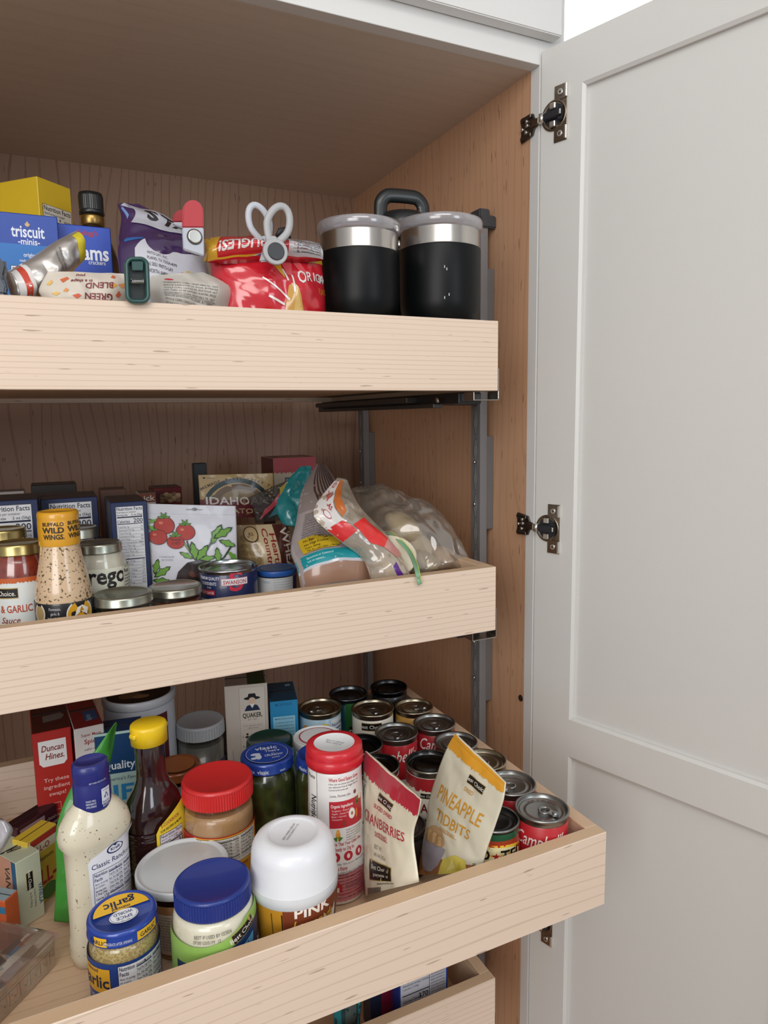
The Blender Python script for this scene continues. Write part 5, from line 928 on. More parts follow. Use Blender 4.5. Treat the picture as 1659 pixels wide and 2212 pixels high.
# teal-ended film bag and printed film
TEALF = film('teal_film', '3f8f94', .25, .75)
bag('bread_wrapper', 'deep teal bread bag neck behind the striped clear film', 'bag', [(648, 1008, .22), (612, 1050, .22), (596, 1095, .21), (612, 1135, .20)], [(672, 1006, .22), (672, 1050, .22), (668, 1100, .21), (655, 1140, .20)], [.002, .010, .014, .012], '1f8085', wr=.003, nfreq=40, coat=.6)
# multicoloured streaks of printed film
bag('bread_wrapper', 'loose clear film with red, yellow and blue print over the gold pouch', 'bag', [(535, 1075, .22), (545, 1100, .22), (552, 1130, .22)], [(640, 1030, .22), (650, 1075, .22), (620, 1120, .22)], [.002, .008, .006], '', m=film('clear_bag_film2', 'bdb8b2', .08, .05), wr=.0015, nfreq=50,
    ops=[P([(.01, .01), (.02, .03), (.06, .06), (.055, .045)], 'a8424c'), P([(.05, .045), (.055, .062), (.075, .068), (.07, .055)], 'a8953a'), P([(.03, .012), (.04, .03), (.06, .035), (.055, .018)], '3f6f80')], W=.09, H=.07)
# bread bag with teal band
DB = '4c3630'
o = []
o += [R(0, .120, .14, .070, '8d8280')]+[P([(.02+.011*i, .19), (.025+.011*i, .19), (.052+.010*i, .105), (.046+.010*i, .105)], DB) for i in range(9)]
o += [P([(.040, .140), (.14, .125), (.14, .075), (.100, .068), (.080, .085), (.055, .110)], '5c3f34')]+[P([(.050+.006*i, .135), (.052+.006*i, .135), (.085+.005*i, .085), (.083+.005*i, .085)], '8f7a6c') for i in range(8)]+[R(.104, .082, .022, .012, '7d5640')]
o += lines(.012, .112, .060, 13, .0036, .0030, '3c3438')+sh([P([(.008, .060), (.010, .036), (.058, .036), (.066, .040), (.064, .050), (.034, .052), (.030, .060)], 'c9a928')]+[T(.014, .053, .0045, 'No Eggs', '1f1a10', .03, al='l'), T(.014, .0465, .0045, 'No High Fructose', '1f1a10', .03, al='l', w=.034), T(.014, .0415, .0045, 'Corn Syrup', '1f1a10', .03, al='l'), T(.016, .037, .0040, 'No Artificial Colors or Flavors', '1f1a10', .03, al='l', w=.046)], 0, .018)
o += sh([R(0, .010, .14, .018, '168d96'), T(.012, .021, .0045, 'Questions or Comments?', 'cfe6e6', .01, al='l', w=.040), T(.012, .0155, .0045, 'Let us connect...', 'cfe6e6', .01, al='l', w=.026), T(.132, .0225, .0040, 'flowersfoods.com', 'cfe6e6', .01, al='r', w=.030), T(.134, .0180, .0040, 'or give us a call at 1-800-', 'cfe6e6', .01, al='r', w=.042), T(.136, .0135, .0040, 'Monday-Friday 8am-4pm', 'cfe6e6', .01, al='r', w=.038), R(0, .006, .14, .004, 'b9bcc4'), R(0, -.001, .14, .007, '9c7864')], 0, .024)+[R(0, -.001, .14, .029, '9c7864')]
bag('bread_bag', 'grey printed bread bag with yellow patch and wide teal band at the drawer lip', 'bag', [(684, 1003, .17), (652, 1060, .12), (640, 1125, .08), (628, 1185, .05), (643, 1235, .01), (652, 1285, .0)], [(704, 1006, .17), (745, 1070, .12), (785, 1130, .08), (805, 1180, .05), (812, 1225, .01), (815, 1275, .0)], [.002, .012, .026, .034, .036, .03], 'a39a9a', o, .14, .19, wr=.002, step=.007, rough=.28, coat=.7)
# tortilla bag: white label, red panel, clear body
TF = film('tortilla_film', 'e6dccd', .22, .30)
def tort(t, S, c):
    for k in range(9):
        b = MB(); p = at(838-3*k, 1203-1*k, y=-.005+.0065*k)-c
        mx = Matrix.Translation(p) @ Matrix.Rotation(-.45, 4, 'Z') @ Matrix.Rotation(1.05, 4, 'X') @ Matrix.Rotation(.0, 4, 'Y')
        b.lathe([(.0005, .0012), (.040, .0013), (.0425, .0006), (.040, -.0004), (.0005, -.0004)], mat('d9cdb6', .7, bump=.4), 40, mx=mx, cap=False, sx=1, sy=.8); b.build('tortilla', t)
o = [P([(.0, .14), (.034, .14), (.040, .100), (.0, .096)], 'd9d4d2'), T(.013, .128, .010, 'SOFT', 'b02a32', .04, w=.020, rot=-1.2), T(.022, .126, .010, 'TORTILLAS', 'b02a32', .04, w=.030, rot=-1.2), E(.018, .110, .005, .005, 'b02a32'), E(.018, .110, .004, .004, 'd9d4d2'), P([(.0, .098), (.036, .102), (.034, .088), (.0, .082)], 'd0282c'), P([(.034, .14), (.055, .142), (.058, .110), (.042, .105)], 'c06a32'), P([(.040, .095), (.075, .100), (.078, .072), (.046, .060), (.030, .070)], 'd62a28'), P([(.078, .072), (.09, .05), (.06, .045), (.046, .060)], 'c98a86'), P([(.040, .034), (.052, .040), (.062, .018), (.050, .006)], '5c2a86')]
bag('tortilla_bag', 'clear bag of flour tortillas with red and white panel, beside the zip bag', 'bag', [(728, 1032, .06), (676, 1108, .0), (730, 1165, -.01), (782, 1205, -.02), (800, 1248, -.035), (808, 1275, -.035)], [(750, 1038, .06), (775, 1090, .02), (825, 1145, .0), (858, 1190, -.01), (884, 1240, -.03), (890, 1260, -.03)], [.002, .010, .016, .022, .022, .018], '', o, .10, .145, m=TF, wr=.003, step=.008, rough=.3, coat=.6, extra=tort)
# zip bag of buns
def buns(t, S, c):
    for (u, v, y, r_, sz, nm) in ((872, 1138, .07, .034, .55, 'd8c9a8'), (905, 1180, .06, .030, .6, 'd2c4a8'), (850, 1175, .05, .026, .7, 'cdbfa6'), (965, 1205, .03, .026, .5, 'ccae90'), (925, 1215, .02, .028, .45, 'd6c8ae')):
        b = MB(); p = at(u, v, y=y)-c
        b.lathe([(r_*math.sin(PI*k/10)+.0002, -r_*sz*math.cos(PI*k/10)) for k in range(11)], mat(nm, .6, 0, .2, bump=.3), 32, cap=False, mx=Matrix.Translation(p) @ Matrix.Rotation(.5, 4, 'Y') @ Matrix.Rotation(.35, 4, 'X')); b.build('bread_bun', t)
    b = MB(); zp = [at(u, v, y=y)-c for u, v, y in ((838, 1150, .02), (860, 1165, .0), (884, 1192, -.03), (898, 1222, -.075), (903, 1243, -.092), (907, 1262, -.093))]
    pts = [catmull(zp, k/24) for k in range(25)]; b.tube(pts, (.0036, .0007), mat('7fae8c', .35, 0, .5), 8); b.tube([p+Vector((.0022, -.001, .002)) for p in pts], .0005, mat('c4d65a', .4), 6); b.build('zip_strip', t)
bag('zip_bag', 'clear zip bag of pale buns with a green zipper draped over the drawer lip', 'bag', [(750, 1060, .16), (760, 1095, .12), (800, 1150, .06), (838, 1195, .02), (862, 1238, -.02)], [(838, 1052, .16), (905, 1095, .12), (955, 1128, .08), (993, 1175, .03), (1022, 1221, -.02)], [.006, .03, .045, .035, .006], '', m=film('zip_bag_film', 'ded8ce', .20, .13, .10), wr=.006, nfreq=26, extra=buns)

# ================= first pull-out =================
def pos1(u, v, y): p = at(u, v, y=y); return p.x, p.z-F1
BLK = mat('080a0b', .40, 0, .0); BLK.node_tree.nodes['Principled BSDF'].inputs['Specular IOR Level'].default_value = .22
BLT = mat('14181a', .38, 0, .2)
def tumbler(xl, xr, vt, y, label):
    p = at((xl+xr)/2, vt, y=y); r = (at(xr, vt, y=y)-at(xl, vt, y=y)).length/2*.965; H_ = p.z-F1
    t = thing('tumbler', label, 'tumbler', (p.x-.002, y, F1), face_cam(p.x, y), 'black steel tumblers with clear lids')
    b = MB(); b.lathe([(r*.60, 0), (r*.66, .001), (r*.70, .006), (r*.73, .06), (r*.88, .084), (r*.975, .096), (r, .108), (r*1.005, H_-.040), (r, H_-.0385)], BLK, 72); b.build('tumbler_body', t)
    b = MB(); b.lathe([(r*.995, H_-.0385), (r*.985, H_-.037), (r*.985, H_-.016), (r*.975, H_-.0145), (r*.93, H_-.0145), (r*.92, H_-.06)], mat('c3bfba', .22, 1.0), 72, cap=False); b.build('steel_rim', t)
    b = MB(); b.lathe([(r*.90, H_-.020), (r*.995, H_-.0150), (r*1.045, H_-.0125), (r*1.05, H_-.004), (r*1.03, H_-.0005), (r*.98, H_), (r*.93, H_-.002), (r*.90, H_-.006), (.001, H_-.006)], FROST, 72, cap=False)
    b.lathe([(r*1.0, H_-.0135), (r*.96, H_-.010), (r*.9, H_-.010)], FROST, 72, cap=False); b.build('clear_lid', t)
    return t, r, H_
tumbler(697, 859, 486, -.018, 'left of the two black tumblers with clear lids')
t_, r_, H_ = tumbler(874, 1031, 482, -.018, 'right black tumbler with clear lid and small chips on its side')
b = MB(); cm = cylmap(r_*1.003)
art(b, [R(-.0002+dx, z, .0010, .0035, 'c9ccce') for dx, z in ((.006, .148), (.009, .145), (.012, .112), (.006, .108))], cm, lift0=.0003); b.build('paint_chips', t_)
# big bottle with loop handle
p = at(869, 475, y=.075); r_ = .04; H_ = at(869, 470, y=.075).z-F1
t = thing('water_bottle', 'black steel bottle with a square loop handle behind the two tumblers', 'bottle', (p.x, .075, F1), face_cam(p.x, .075)+.35)
b = MB(); b.lathe([(.036, 0), (.039, .003), (.040, .02), (.040, H_-.075), (.042, H_-.062), (.034, H_-.052)], BLK, 56); b.build('bottle_body', t)
b = MB(); b.lathe([(.0335, H_-.056), (.0335, H_-.036)], STEEL, 56); b.build('steel_collar', t)
b = MB(); b.lathe([(.036, H_-.037), (.039, H_-.034), (.039, H_-.012), (.037, H_-.004), (.030, H_+.004), (.015, H_+.008), (.0005, H_+.009)], BLT, 56); b.build('cap', t)
b = MB(); hh = at(869, 421, y=.075).z-F1; w_ = .0340
pts = [(-w_, 0, H_-.020), (-w_, 0, hh-.022), (-w_*.95, 0, hh-.012), (-w_*.72, 0, hh-.004), (-w_*.4, 0, hh-.002), (w_*.4, 0, hh-.002), (w_*.72, 0, hh-.004), (w_*.95, 0, hh-.012), (w_, 0, hh-.022), (w_, 0, H_-.020)]
b.tube([catmull([Vector(q) for q in pts], k/40) for k in range(41)], (.0105, .0060), BLT, 12, flat=(0, 1, 0)); b.build('loop_handle', t)
# cereal-like yellow carton
def bx1(A_, B_, dep, label, base, front, side=(), top=(), left=(), topc=None, sidec=None, leftc=None, group=None):
    return carton(A_[:2], B_[:2], dep, F1, (A_.z+B_.z)/2-F1, label, base, front, side, top, left, topc, 'food_carton', 'box', group, sidec, leftc)
A_ = at(79, 380, y=.26); B_ = at(152, 408, z=A_.z); hY = A_.z-F1
wv = (B_-A_).length
bx1(A_, B_, .12, 'yellow carton, taller and further back than the blue cracker boxes', 'd9b52c', [R(0, hY-.30, wv, .22, 'c9932a')]+nf(wv*.10, hY-.135, wv*.86, .10, '150', 'About 8 servings per container', '1 oz', '222222', 'd8d2c8', 6), leftc='d2b22a', left=[R(0, 0, .12, hY-.06, 'bf8f2c')])
# cracker boxes
A_ = at(-46, 458, y=.055); B_ = at(123, 463, y=.055); hT = A_.z-F1; wv = (B_-A_).length; TB = '2848a0'
X = lambda u: (at(u, 480, y=.055)-at(-46, 480, y=.055)).length
bx1(A_, B_, .050, 'blue cracker carton with white lettering and a wheat mark, at the left edge', TB,
    [R(0, 0, wv, hT-.032, '2a6fb8'), T(X(56), hT-.0235, .019, 'triscuit', 'dfe3ee', .04, w=X(92)-X(20)), T(X(57), hT-.0320, .0105, '-minis-', 'dfe3ee', .03, w=X(80)-X(33)), E(X(56), hT-.0085, .0013, .003, 'c9a87a'), E(X(53.5), hT-.0098, .001, .0022, 'c9a87a', .6), E(X(58.5), hT-.0098, .001, .0022, 'c9a87a', -.6), T(X(58), hT-.0460, .0068, 'original', 'dfe3ee', .02, w=X(73)-X(43)), T(X(58), hT-.0520, .0045, 'made with sea salt', 'dfe3ee', .01, w=X(82)-X(34)), R(X(13), hT-.115, wv-X(13)-.003, .058, '222222'), R(X(14), hT-.1145, wv-X(14)-.004, .057, 'dcdce4'), T(X(17), hT-.066, .0100, 'Nutrition Facts', '1a1a24', .03, al='l', w=.058), T(X(17), hT-.075, .0065, 'about 8 servings per container', '333340', 0, al='l', w=.060), T(X(17), hT-.0835, .0068, 'Serving size  18 crackers', '1a1a24', .02, al='l', w=.060)], topc='1d2f6a', sidec='1b357f', top=[P([(.03, .005), (.06, .005), (.07, .02), (.03, .02)], '2a2530')])
A_ = at(122, 484, y=.075); B_ = at(238, 491, y=.075); hT = A_.z-F1; wv = (B_-A_).length; HB_ = '2448b0'
X = lambda u: (at(u, 480, y=.075)-at(122, 480, y=.075)).length
bx1(A_, B_, .055, 'blue and yellow graham cracker carton with curved band', HB_,
    [R(0, 0, wv, hT-.055, 'd9a52e'), P([(0, hT-.056), (X(175), hT-.0585), (X(210), hT-.0535), (X(232), hT-.045), (wv, hT-.041), (wv, hT-.03), (0, hT-.03)], HB_), P([(X(170), hT-.0595), (X(200), hT-.0580), (X(225), hT-.0510), (wv, hT-.0425), (wv, hT-.048), (X(225), hT-.058), (X(200), hT-.0650), (X(170), hT-.068)], '3f9fd0'), T(X(186), hT-.0100, .0085, "Kellogg's", 'a8222c', .04, .2, w=.024), T(X(230), hT-.0395, .0255, 'grahams', 'e4e6ee', .05, al='r', w=.066), T(X(222), hT-.0450, .0075, 'crackers', 'dfe3ee', .02, al='r', w=.020), T(X(206), hT-.0600, .0065, 'ORIGINAL', 'dfe3ee', .03, al='r', w=.028)], topc='1d2f6a', sidec='1f3a94', side=[T(.02, hT-.06, .012, 'grahams', 'aab4d8', .02, rot=1.57)])
# vanilla bottle with black cap
pc = at(195, 418, y=.22); rr_ = (at(222, 418, y=.22)-at(168, 418, y=.22)).length/2; Hc = pc.z-F1
t = thing('sauce_bottle', 'dark bottle with a ridged black cap and gold neck ring, behind the graham box', 'bottle', (pc.x, .22, F1), face_cam(pc.x, .22))
b = MB(); b.lathe([(.032, 0), (.034, .003), (.034, Hc-.095), (.026, Hc-.07), (rr_*.9, Hc-.055), (rr_*.88, Hc-.03)], mat('1d1310', .15, 0, .9), 48); b.build('bottle_body', t)
b = MB(); b.lathe([(rr_*.90, Hc-.046), (rr_*.97, Hc-.044), (rr_*.98, Hc-.034), (rr_*.92, Hc-.031)], mat('9a7d48', .3, .9), 48); b.build('neck_ring', t)
b = MB(); b.lathe([(rr_*.95, Hc-.0305), (rr_*1.03, Hc-.0295), (rr_*1.03, Hc-.026), (rr_*.98, Hc-.024)], BLT, 48, cap=False); b.lathe([(rr_*.985, Hc-.025), (rr_, Hc-.005)], BLT, 80, rib=.02, smooth=False, cap=False); b.lathe([(rr_, Hc-.005), (rr_*.93, Hc-.0005), (.0005, Hc)], BLT, 48, cap=False); b.build('cap', t)
# foil bag rolled
FO = mat('c9c3bd', .34, .75, 0)
bag('foil_bag', 'rolled silver foil bag with yellow mouth, lying over the cracker boxes', 'bag', [(163, 500, .0), (118, 522, -.01), (70, 555, -.02), (14, 588, -.035)], [(182, 562, .0), (140, 602, -.01), (95, 640, -.02), (38, 660, -.035)], [.012, .020, .022, .012], '', [R(0, .110, .075, .020, 'd4c22e'), T(.035, .078, .0055, 'GUARANTEED FRESH', '4a4542', .01, rot=PI*.0, w=.044), T(.035, .070, .0040, 'UNTIL PRINTED DATE', '4a4542', .01, w=.036), R(.0, .004, .075, .010, 'd8d4d2'), R(.0, .014, .075, .008, 'c0402c'), R(.0, .022, .075, .005, 'd8d4d2')], .075, .13, m=FO, wr=.004, nfreq=40, rough=.3)
# cream bag of green lentil snack, lettering upside down
CB = 'cdc3b6'; MR = '7a2a2e'
o = []
for i, (x_, y_, c_) in enumerate(((.012, .055, 'd8b05a'), (.030, .058, 'c9623a'), (.035, .040, 'd89050'), (.048, .030, 'c95a38'), (.100, .060, 'c9623a'), (.112, .046, 'd89050'), (.108, .034, 'c95a38'), (.098, .045, 'dba548'), (.055, .020, 'dba548'), (.020, .035, 'd8b05a'))):
    o.append(P([(x_-.006, y_), (x_, y_-.005), (x_+.007, y_), (x_+.003, y_+.003)] if i % 2 else [(x_-.004, y_-.002), (x_+.001, y_-.004), (x_+.004, y_), (x_, y_+.004)], c_))
tx = lambda x, y, s, q, w: T(x, y, s, q, MR, .04, w=w, rot=PI-.03)
o += [tx(.052, .066, .0075, 'you', .014), tx(.055, .056, .0065, 'in a shape', .030), tx(.080, .050, .0125, 'BLEND', .038), tx(.080, .034, .0125, 'GREEN', .040), tx(.090, .022, .0125, 'LENTIL', .044)]
bag('snack_bag', 'folded cream snack bag with upside-down maroon lettering left of the green clip', 'bag', [(104, 586), (84, 625), (92, 650), (92, 700)], [(274, 592), (282, 615), (275, 660), (275, 705)], [.002, .016, .020, .01], CB, o, .125, .072, y=-.045, wr=.0035, nfreq=32, step=.006, rough=.5, coat=.05)
# purple chips bag (two folds)
PU_ = '3a2450'
o = [P([(.010, .150), (.040, .16), (.14, .105), (.14, .085), (.10, .088), (.060, .110), (.035, .140)], 'a9a9b2'), P([(.035, .152), (.080, .135), (.13, .098), (.13, .088), (.09, .095), (.062, .118), (.048, .138)], '15131a'), P([(.060, .122), (.075, .128), (.090, .112), (.080, .106)], 'a9a9b2'), P([(.066, .119), (.075, .123), (.084, .113), (.079, .111)], '15131a'), P([(.020, .100), (.045, .150), (.14, .125), (.14, .07), (.09, .075)], 'a9a9b2'), T(.060, .105, .045, 'S', '15131a', .10, rot=-.5), T(.088, .093, .042, 'T', '15131a', .10, rot=-.5), T(.112, .083, .038, 'A', '15131a', .10, rot=-.5), P([(.005, .14), (.012, .11), (.016, .12), (.012, .145)], '6a86b8')]
bag('chips_bag', 'shiny purple, black and white chips bag clamped by the red clip', 'bag', [(254, 443, .04), (262, 470, .03), (256, 515, .02), (262, 570, .0), (268, 640, .0)], [(300, 440, .04), (395, 492, .03), (418, 520, .02), (440, 560, .0), (450, 640, .0)], [.003, .014, .022, .024, .02], PU_, o, .14, .16, wr=.003, nfreq=26, rough=.22, coat=.8, step=.006)
o = [P([(.012, .10), (.0, .085), (.006, .070), (.030, .078), (.034, .10)], '2860a0'), P([(.034, .098), (.13, .092), (.13, .02), (.102, .0), (.020, .0), (.022, .060), (.034, .080)], 'bdbdc6'), P([(.102, .0), (.13, .0), (.13, .035)], '4a3a68')]
o += rotops(lines(.045, .090, .060, 5, .0045, .0035, '34323a')+[R(.043, .068, .055, .0005, '34323a')]+[T(.040, .060, .0038, s_, '34323a', 0, al='l', w=.050) for s_ in ()]+[T(.038, .052-.0052*i, .0040, s_, '34323a', .01, al='l') for i, s_ in enumerate(('FRITO-LAY, INC.', 'PLANO, TX 75024-4099', '(c) 2021 FRITO-LAY', 'NORTH AMERICA, INC.'))]+[E(.092, .038, .013, .006, 'b8242c', -.2), E(.094, .043, .005, .004, 'd8a838'), T(.092, .036, .0065, 'FritoLay', 'e4dada', .04, w=.021, rot=-.2)], .06, .05, -.12)
bag('chips_bag', 'silver-white back panel of a purple chips bag with a small red logo', 'bag', [(300, 512, .0), (262, 520, .0), (255, 560, -.01), (268, 640, -.02), (270, 690, -.02)], [(398, 520, .0), (435, 545, .0), (450, 590, -.01), (462, 650, -.02), (462, 690, -.02)], [.004, .012, .018, .02, .02], PU_, o, .13, .10, wr=.002, nfreq=28, rough=.3, coat=.6, step=.007)
# white folded bag in front
o = [R(0, 0, .13, .07, 'bdb8b0')]+rotops(lines(.020, .050, .080, 8, .0052, .0042, '3a3836')+[R(.018, .0275, .085, .0005, '3a3836'), E(.030, .0575, .008, .002, 'b8344a')], .06, .035, -.16)
bag('snack_bag', 'crumpled white bag with grey fine print lying right of the green clip', 'bag', [(328, 596), (318, 622), (330, 650), (345, 700)], [(440, 588), (497, 620), (494, 655), (480, 705)], [.003, .018, .02, .01], 'bdb8b0', o, .13, .075, y=-.045, wr=.0045, nfreq=36, rough=.45, coat=.1, step=.006)
RB = 'c4202e'
def roll(t, c):
    L_ = [at(u, v, y=y)-c for u, v, y in ((455, 515, -.035), (450, 540, -.055), (448, 566, -.050))]; R_ = [at(u, v, y=y)-c for u, v, y in ((690, 528, -.035), (697, 545, -.055), (697, 562, -.050))]
    b = MB(); rt = lambda x, y, s, q, c_, b_, w: T(x, y, s, q, c_, b_, w=w, rot=PI)
    o = [R(0, 0, .17, .004, 'd2a02a'), rt(.046, .0285, .0230, 'BUGLES!', 'ded8d6', .06, .066), R(.113, .0, .057, .040, 'c9c7cc'), P([(.0, .0), (.014, .0), (.010, .02), (.014, .04), (0, .04)], 'd2a02a')]+[rt(.146, .010+.0045*i, .0042, s_, '34323a', .01, .040) for i, s_ in enumerate(('Total Carbohydrate 18g', 'Dietary Fiber Less than 1g', 'Total Sugars 1g', 'Includes 1g Added Sugars', 'Protein 1g', 'Vitamin D 0mcg'))]+[R(.120, .0075+.0045*i, .045, .0004, '34323a') for i in range(7)]+[P([(.060, .0), (.086, .0), (.074, .005)], 'd8d8e0'), P([(.066, .0), (.080, .0), (.073, .004)], '2f4a9a')]
    S = pouch(b, L_, R_, [.008, .016, .008], mat(RB, .2, 0, .8), ops=o, W=.17, H=.040, N=Nface([p+c for p in L_], [p+c for p in R_]), wr=.0022, nfreq=34, rough=.2, coat=.8, step=.006, nv=20); b.build('rolled_top', t)
    b = MB(); L_ = [at(u, v, y=y)-c for u, v, y in ((441, 517, -.03), (443, 545, -.045), (440, 565, -.04))]; R_ = [at(u, v, y=y)-c for u, v, y in ((470, 516, -.03), (468, 545, -.05), (474, 566, -.04))]
    pouch(b, L_, R_, [.004, .010, .004], mat('d2a02a', .25, 0, .7), N=(-.2, -1, 0), wr=.004, nfreq=60, nu=12, nv=14); b.build('yellow_fold', t)
# red snack bag: body and folded top
RB = 'c4202e'
o = [P([(.0, .10), (.17, .10), (.17, .088), (.12, .090), (.0, .086)], 'd2a02a'), P([(.078, .092), (.096, .092), (.096, .056), (.090, .066)], 'd2a02a'), P([(.097, .092), (.115, .088), (.108, .060), (.100, .062)], 'd4565c'), P([(.116, .088), (.128, .086), (.135, .066), (.124, .062)], 'd4565c')]
o += [P([(.088, .0), (.100, .045), (.108, .050), (.114, .044), (.128, .0)], 'c99a4a'), P([(.106, .010), (.110, .040), (.113, .036), (.124, .004)], 'd8b46a'), P([(.145, .0), (.151, .014), (.156, .013), (.165, .0)], 'c99a4a')]
def bar(x0_, y0_, x1_, y1_, wd=.0013, c='e2dcd8'): return stem([(x0_, y0_), (x1_, y1_)], wd, c)
o += bar(.062, .056, .100, .026)+bar(.067, .030, .092, .021)+bar(.096, .072, .100, .052)+bar(.108, .062, .108, .036)
o += [T(.1235, .050, .030, 'O', 'ded8d6', .03, .1, w=.014), T(.1365, .054, .023, 'R', 'ded8d6', .03, .1, w=.010), T(.1465, .056, .020, 'I', 'ded8d6', .03), T(.1535, .055, .020, 'G', 'ded8d6', .03, w=.009), T(.1605, .054, .020, 'IN', 'ded8d6', .03, w=.009), T(.168, .054, .02, 'AL', 'ded8d6', .03), T(.163, .036, .013, 'FLAVOR', 'd2862a', .02, w=.020)]
bag('corn_snack_bag', 'red and yellow corn snack bag with its rolled top held by the grey clip', 'bag', [(452, 556), (458, 590), (466, 640), (470, 700)], [(694, 563), (699, 600), (703, 645), (703, 700)], [.012, .026, .032, .028], RB, o, .17, .10, y=-.030, wr=.003, nfreq=30, rough=.2, coat=.8, step=.007,
    extra=lambda t, S, c: roll(t, c))

# clips
def loopring(b, ctr, wx, hz, rt, m, e1, e2, sq=1.0, n=30, tip=.45, flat=None):
    pts = []
    for k in range(n):
        a = 2*PI*k/n; x_ = math.sin(a)*wx*(1-(1-tip)*max(0, -math.cos(a))**1.2); pts.append(ctr+e1*x_+e2*(hz*math.cos(a)))
    b.tube(pts, rt, m, 10, True, flat=flat)
GC = mat('a9a9ab', .45, 0, .1); GC2 = mat('b8bcc4', .45, 0, .1); YC = -.078
def P1(u, v, y=YC): return at(u, v, y=y)
c0 = P1(592, 560); t = thing('bag_clip', 'light grey plastic clip with two open finger loops on the red bag', 'clip', c0)
e1 = Vector((1, 0, 0)); e2 = (P1(609, 460)-P1(590, 520)).normalized(); e1 = Vector((e2.z, 0, -e2.x))
b = MB(); ctr = (P1(612, 460)+P1(588, 517))/2-c0; loopring(b, ctr, .0135, .0240, (.0044, .0032), GC, e1, e2, flat=(0, 1, 0)); b.build('finger_loop', t)
b = MB(); q = [P1(u, v)-c0 for u, v in ((576, 508), (598, 512), (602, 540), (600, 565), (560, 566), (566, 545), (573, 530))]; b.extrude([p+Vector((0, -.003, 0)) for p in q], (0, .007, 0), GC, .0015)
b.lathe([(.0150, 0), (.0150, .004), (.0138, .005)], GC, 32, mx=Matrix.Translation(P1(592, 546)-c0+Vector((0, -.0025, 0))) @ Matrix.Rotation(PI/2, 4, 'X')); b.build('clip_jaw', t)
b = MB(); b.lathe([(.0100, 0), (.0100, .0062), (.0092, .0066)], mat('3a3b3e', .4, .3), 28, mx=Matrix.Translation(P1(592, 546)-c0+Vector((0, -.0025, 0))) @ Matrix.Rotation(PI/2, 4, 'X')); b.build('magnet', t)
e2 = (P1(553, 458, -.055)-P1(572, 515, -.055)).normalized(); e1 = Vector((e2.z, 0, -e2.x)); b = MB(); ctr = (P1(551, 458, -.055)+P1(572, 512, -.055))/2-c0
loopring(b, ctr, .0125, .0225, (.0040, .0030), GC2, e1, e2, flat=(0, 1, 0)); q = [P1(u, v, -.055)-c0 for u, v in ((552, 512), (578, 508), (582, 530), (556, 528))]; b.extrude([p for p in q], (0, .005, 0), GC2, .001); b.build('finger_loop', t)
# red clip with magnet
def paddle(u0, u1, v0, v1, y, m1, m2, vs, thick, parent, c, nm):
    b = MB(); um = (u0+u1)/2; hw = (u1-u0)/2; top = [(um-hw*math.cos(a), v0+hw*1.15*(1-math.sin(a))) for a in [PI*k/14 for k in range(15)]]
    sl = lambda v: (v-v0)*.01
    q = [at(u+sl(v), v, y=y)-c for u, v in top+[(u1, vs), (u0, vs)]]; b.extrude(q, (0, thick, 0), m1, .0014); b.build(nm, parent)
    b = MB(); q = [at(u, v, y=y)-c for u, v in ((u0, vs), (u1, vs), (u1+1, v1), (u0+3, v1-14))]; b.extrude([p+Vector((0, -.0008, 0)) for p in q], (0, thick+.001, 0), m2, .001); b.build('clip_jaw', parent)
RC = mat('b3323a', .45, 0, .15, bump=.0); WJ = mat('b6bac4', .4, 0, .2)
c0 = P1(417, 545); t = thing('bag_clip', 'red-handled clip with grey jaw and round steel magnet on the purple bag', 'clip', c0)
paddle(394, 440, 431, 553, YC, RC, WJ, 492, .006, t, c0, 'clip_handle')
paddle(373, 412, 452, 500, -.045, mat('a02c34', .5), WJ, 480, .005, t, c0, 'clip_handle')
b = MB(); mx = Matrix.Translation(P1(420, 512)-c0+Vector((0, -.0008, 0))) @ Matrix.Rotation(PI/2, 4, 'X'); b.lathe([(.0085, 0), (.0085, .0012)], mat('33333a', .5), 28, mx=mx); b.lathe([(.0075, .0005), (.0075, .0022), (.0065, .0026)], mat('c9c5bd', .2, 1.0), 28, mx=mx); b.build('magnet', t)
# dark green clip over the lip
YG = -.094; c0 = P1(297, 605, YG); t = thing('bag_clip', 'dark teal-green spring clip hanging over the top drawer lip', 'clip', c0); GG = mat('1f4a47', .4, 0, .35)
def stad(u0, u1, v0, v1, r=9, n=6):
    out = []
    for (cu, cv, a0) in ((u1-r, v0+r, -PI/2), (u1-r, v1-r, 0), (u0+r, v1-r, PI/2), (u0+r, v0+r, PI)):
        for k in range(n+1): a = a0+PI/2*k/n; out.append((cu+r*math.cos(a), cv+r*math.sin(a)))
    return out
b = MB(); fr = [P1(u+(v-605)*.035, v, YG)-c0 for u, v in stad(274, 318, 560, 652, 14)]; b.tube(fr, (.0026, .0050), GG, 10, True, flat=(0, 1, 0)); b.build('clip_frame', t)
b = MB(); q = [P1(u+(v-605)*.035, v, YG+.003)-c0 for u, v in stad(276, 316, 562, 650, 12)]; b.extrude(q, (0, .0015, 0), mat('0d1a1a', .5)); b.extrude([P1(u, v, YG-.002)-c0 for u, v in ((284, 563), (310, 563), (309, 584), (286, 584))], (0, .002, 0), GG, .0006); b.build('clip_back', t)
b = MB(); pts = []
for k in range(72):
    a = 2*PI*k/9; p = P1(284+26*k/72, 608, YG-.004)-c0; pts.append(p+Vector((0, math.sin(a)*.0026, math.cos(a)*.0026)))
b.tube(pts, .0005, mat('d9d9d6', .25, 1.), 6); b.build('coil_spring', t)
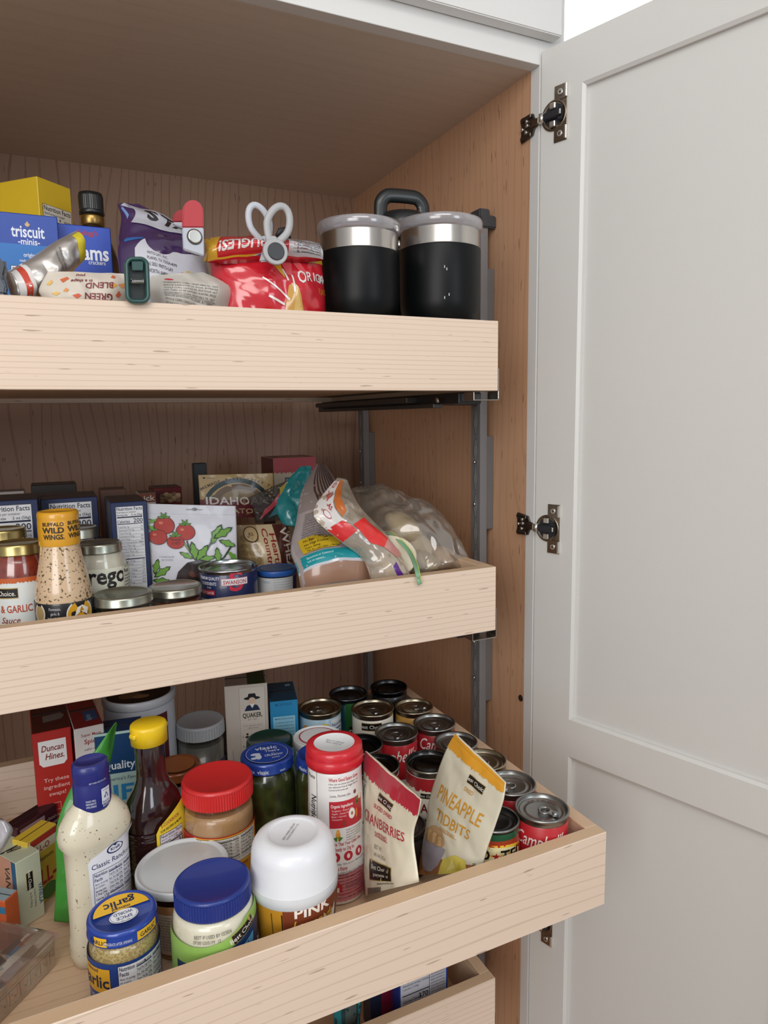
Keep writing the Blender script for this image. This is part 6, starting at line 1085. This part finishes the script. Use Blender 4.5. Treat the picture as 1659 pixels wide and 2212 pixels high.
# grey clip at the far left
c0 = P1(6, 600, -.06); t = thing('bag_clip', 'slate grey clip cut off by the left edge, biting the foil bag', 'clip', c0); SG = mat('43474f', .45, 0, .1)
b = MB(); q = [P1(u, v, -.06)-c0 for u, v in ((-20, 560), (8, 556), (17, 572), (12, 592), (14, 612), (18, 628), (14, 640), (-20, 640))]; b.extrude(q, (0, .014, 0), SG, .003); b.build('clip_body', t)
b = MB(); q = [P1(u, v, -.066)-c0 for u, v in ((-20, 590), (5, 600), (14, 618), (12, 636), (-20, 634))]; b.extrude(q, (0, .008, 0), mat('565b66', .4), .002); b.build('clip_jaw', t)
b = MB(); b.tube([at(u, v, y=.04)-at(620, 500, y=.04) for u, v in ((600, 512), (606, 498), (616, 496), (622, 505), (623, 520))], (.004, .0015), mat('15151a', .5), 8, flat=(0, 1, 0)); o = b.build('strap_loop', None); o.location = at(620, 500, y=.04); tag(o, 'small black strap loop sticking up behind the grey clip', 'strap')

# ================= fourth pull-out =================
def b4(pa, pb, y, dep, label, base, front, h=None, **k):
    A_, B_ = at(*pa, y=y), at(*pb, y=y); return carton(A_[:2], B_[:2], dep, F4, (A_.z+B_.z)/2-F4, label, base, front, **k)
A_ = at(862, 2092, y=-.045); B_ = at(967, 2050, y=-.045); hh = (A_.z+B_.z)/2-F4; ww = (B_-A_).length
b4((862, 2092), (967, 2050), -.045, .03, 'blue-edged carton with white nutrition panels in the lowest pull-out', '1d3a8c', [R(.002, 0, ww*.60, hh, 'c2c2ca'), R(ww*.62, 0, ww*.34, hh, 'bcbcc4'), R(ww*.605, 0, .0008, hh, '1d2c60')]+lines(.006, hh-.030, ww*.54, 3, .006, .0045, '2c2f48', ('Serving size / Tamano por racion', 'Amount per serving / Cantidad', '1 packet (104g)'))+[R(.005, hh-.052, ww*.55, .0016, '1d2238'), T(.006, hh-.064, .0070, 'Calories/Calorias', '1d2238', .03, al='l', w=ww*.38), T(ww*.585, hh-.064, .0125, '370', '1d2238', .03, al='r', w=.017), R(.005, hh-.067, ww*.55, .001, '1d2238'), T(.006, hh-.076, .0050, 'Total Fat / Grasa Total 7g', '1d2238', 0, al='l', w=ww*.4), T(ww*.585, hh-.076, .005, '10%', '1d2238', 0, al='r')]+lines(ww*.64, hh-.022, ww*.30, 12, .0052, .0040, '3a3c50'))
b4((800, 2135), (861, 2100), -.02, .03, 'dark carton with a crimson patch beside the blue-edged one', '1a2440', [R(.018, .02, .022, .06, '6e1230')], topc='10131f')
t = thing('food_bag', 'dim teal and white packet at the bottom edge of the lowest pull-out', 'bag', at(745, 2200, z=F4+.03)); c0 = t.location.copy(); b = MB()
L_ = [at(u, v, y=-.03)-c0 for u, v in ((722, 2120), (722, 2170), (720, 2230))]; R_ = [at(u, v, y=-.03)-c0 for u, v in ((778, 2100), (780, 2160), (776, 2230))]
pouch(b, L_, R_, [.003, .01, .012], mat('2b4448', .35, 0, .5), ops=[R(.0, 0, .010, .08, '2a7a80'), R(.040, 0, .006, .08, '2f9aa0'), R(.016, .02, .020, .05, '55605c')], W=.05, H=.08, wr=.003); b.build('bag_film', t)
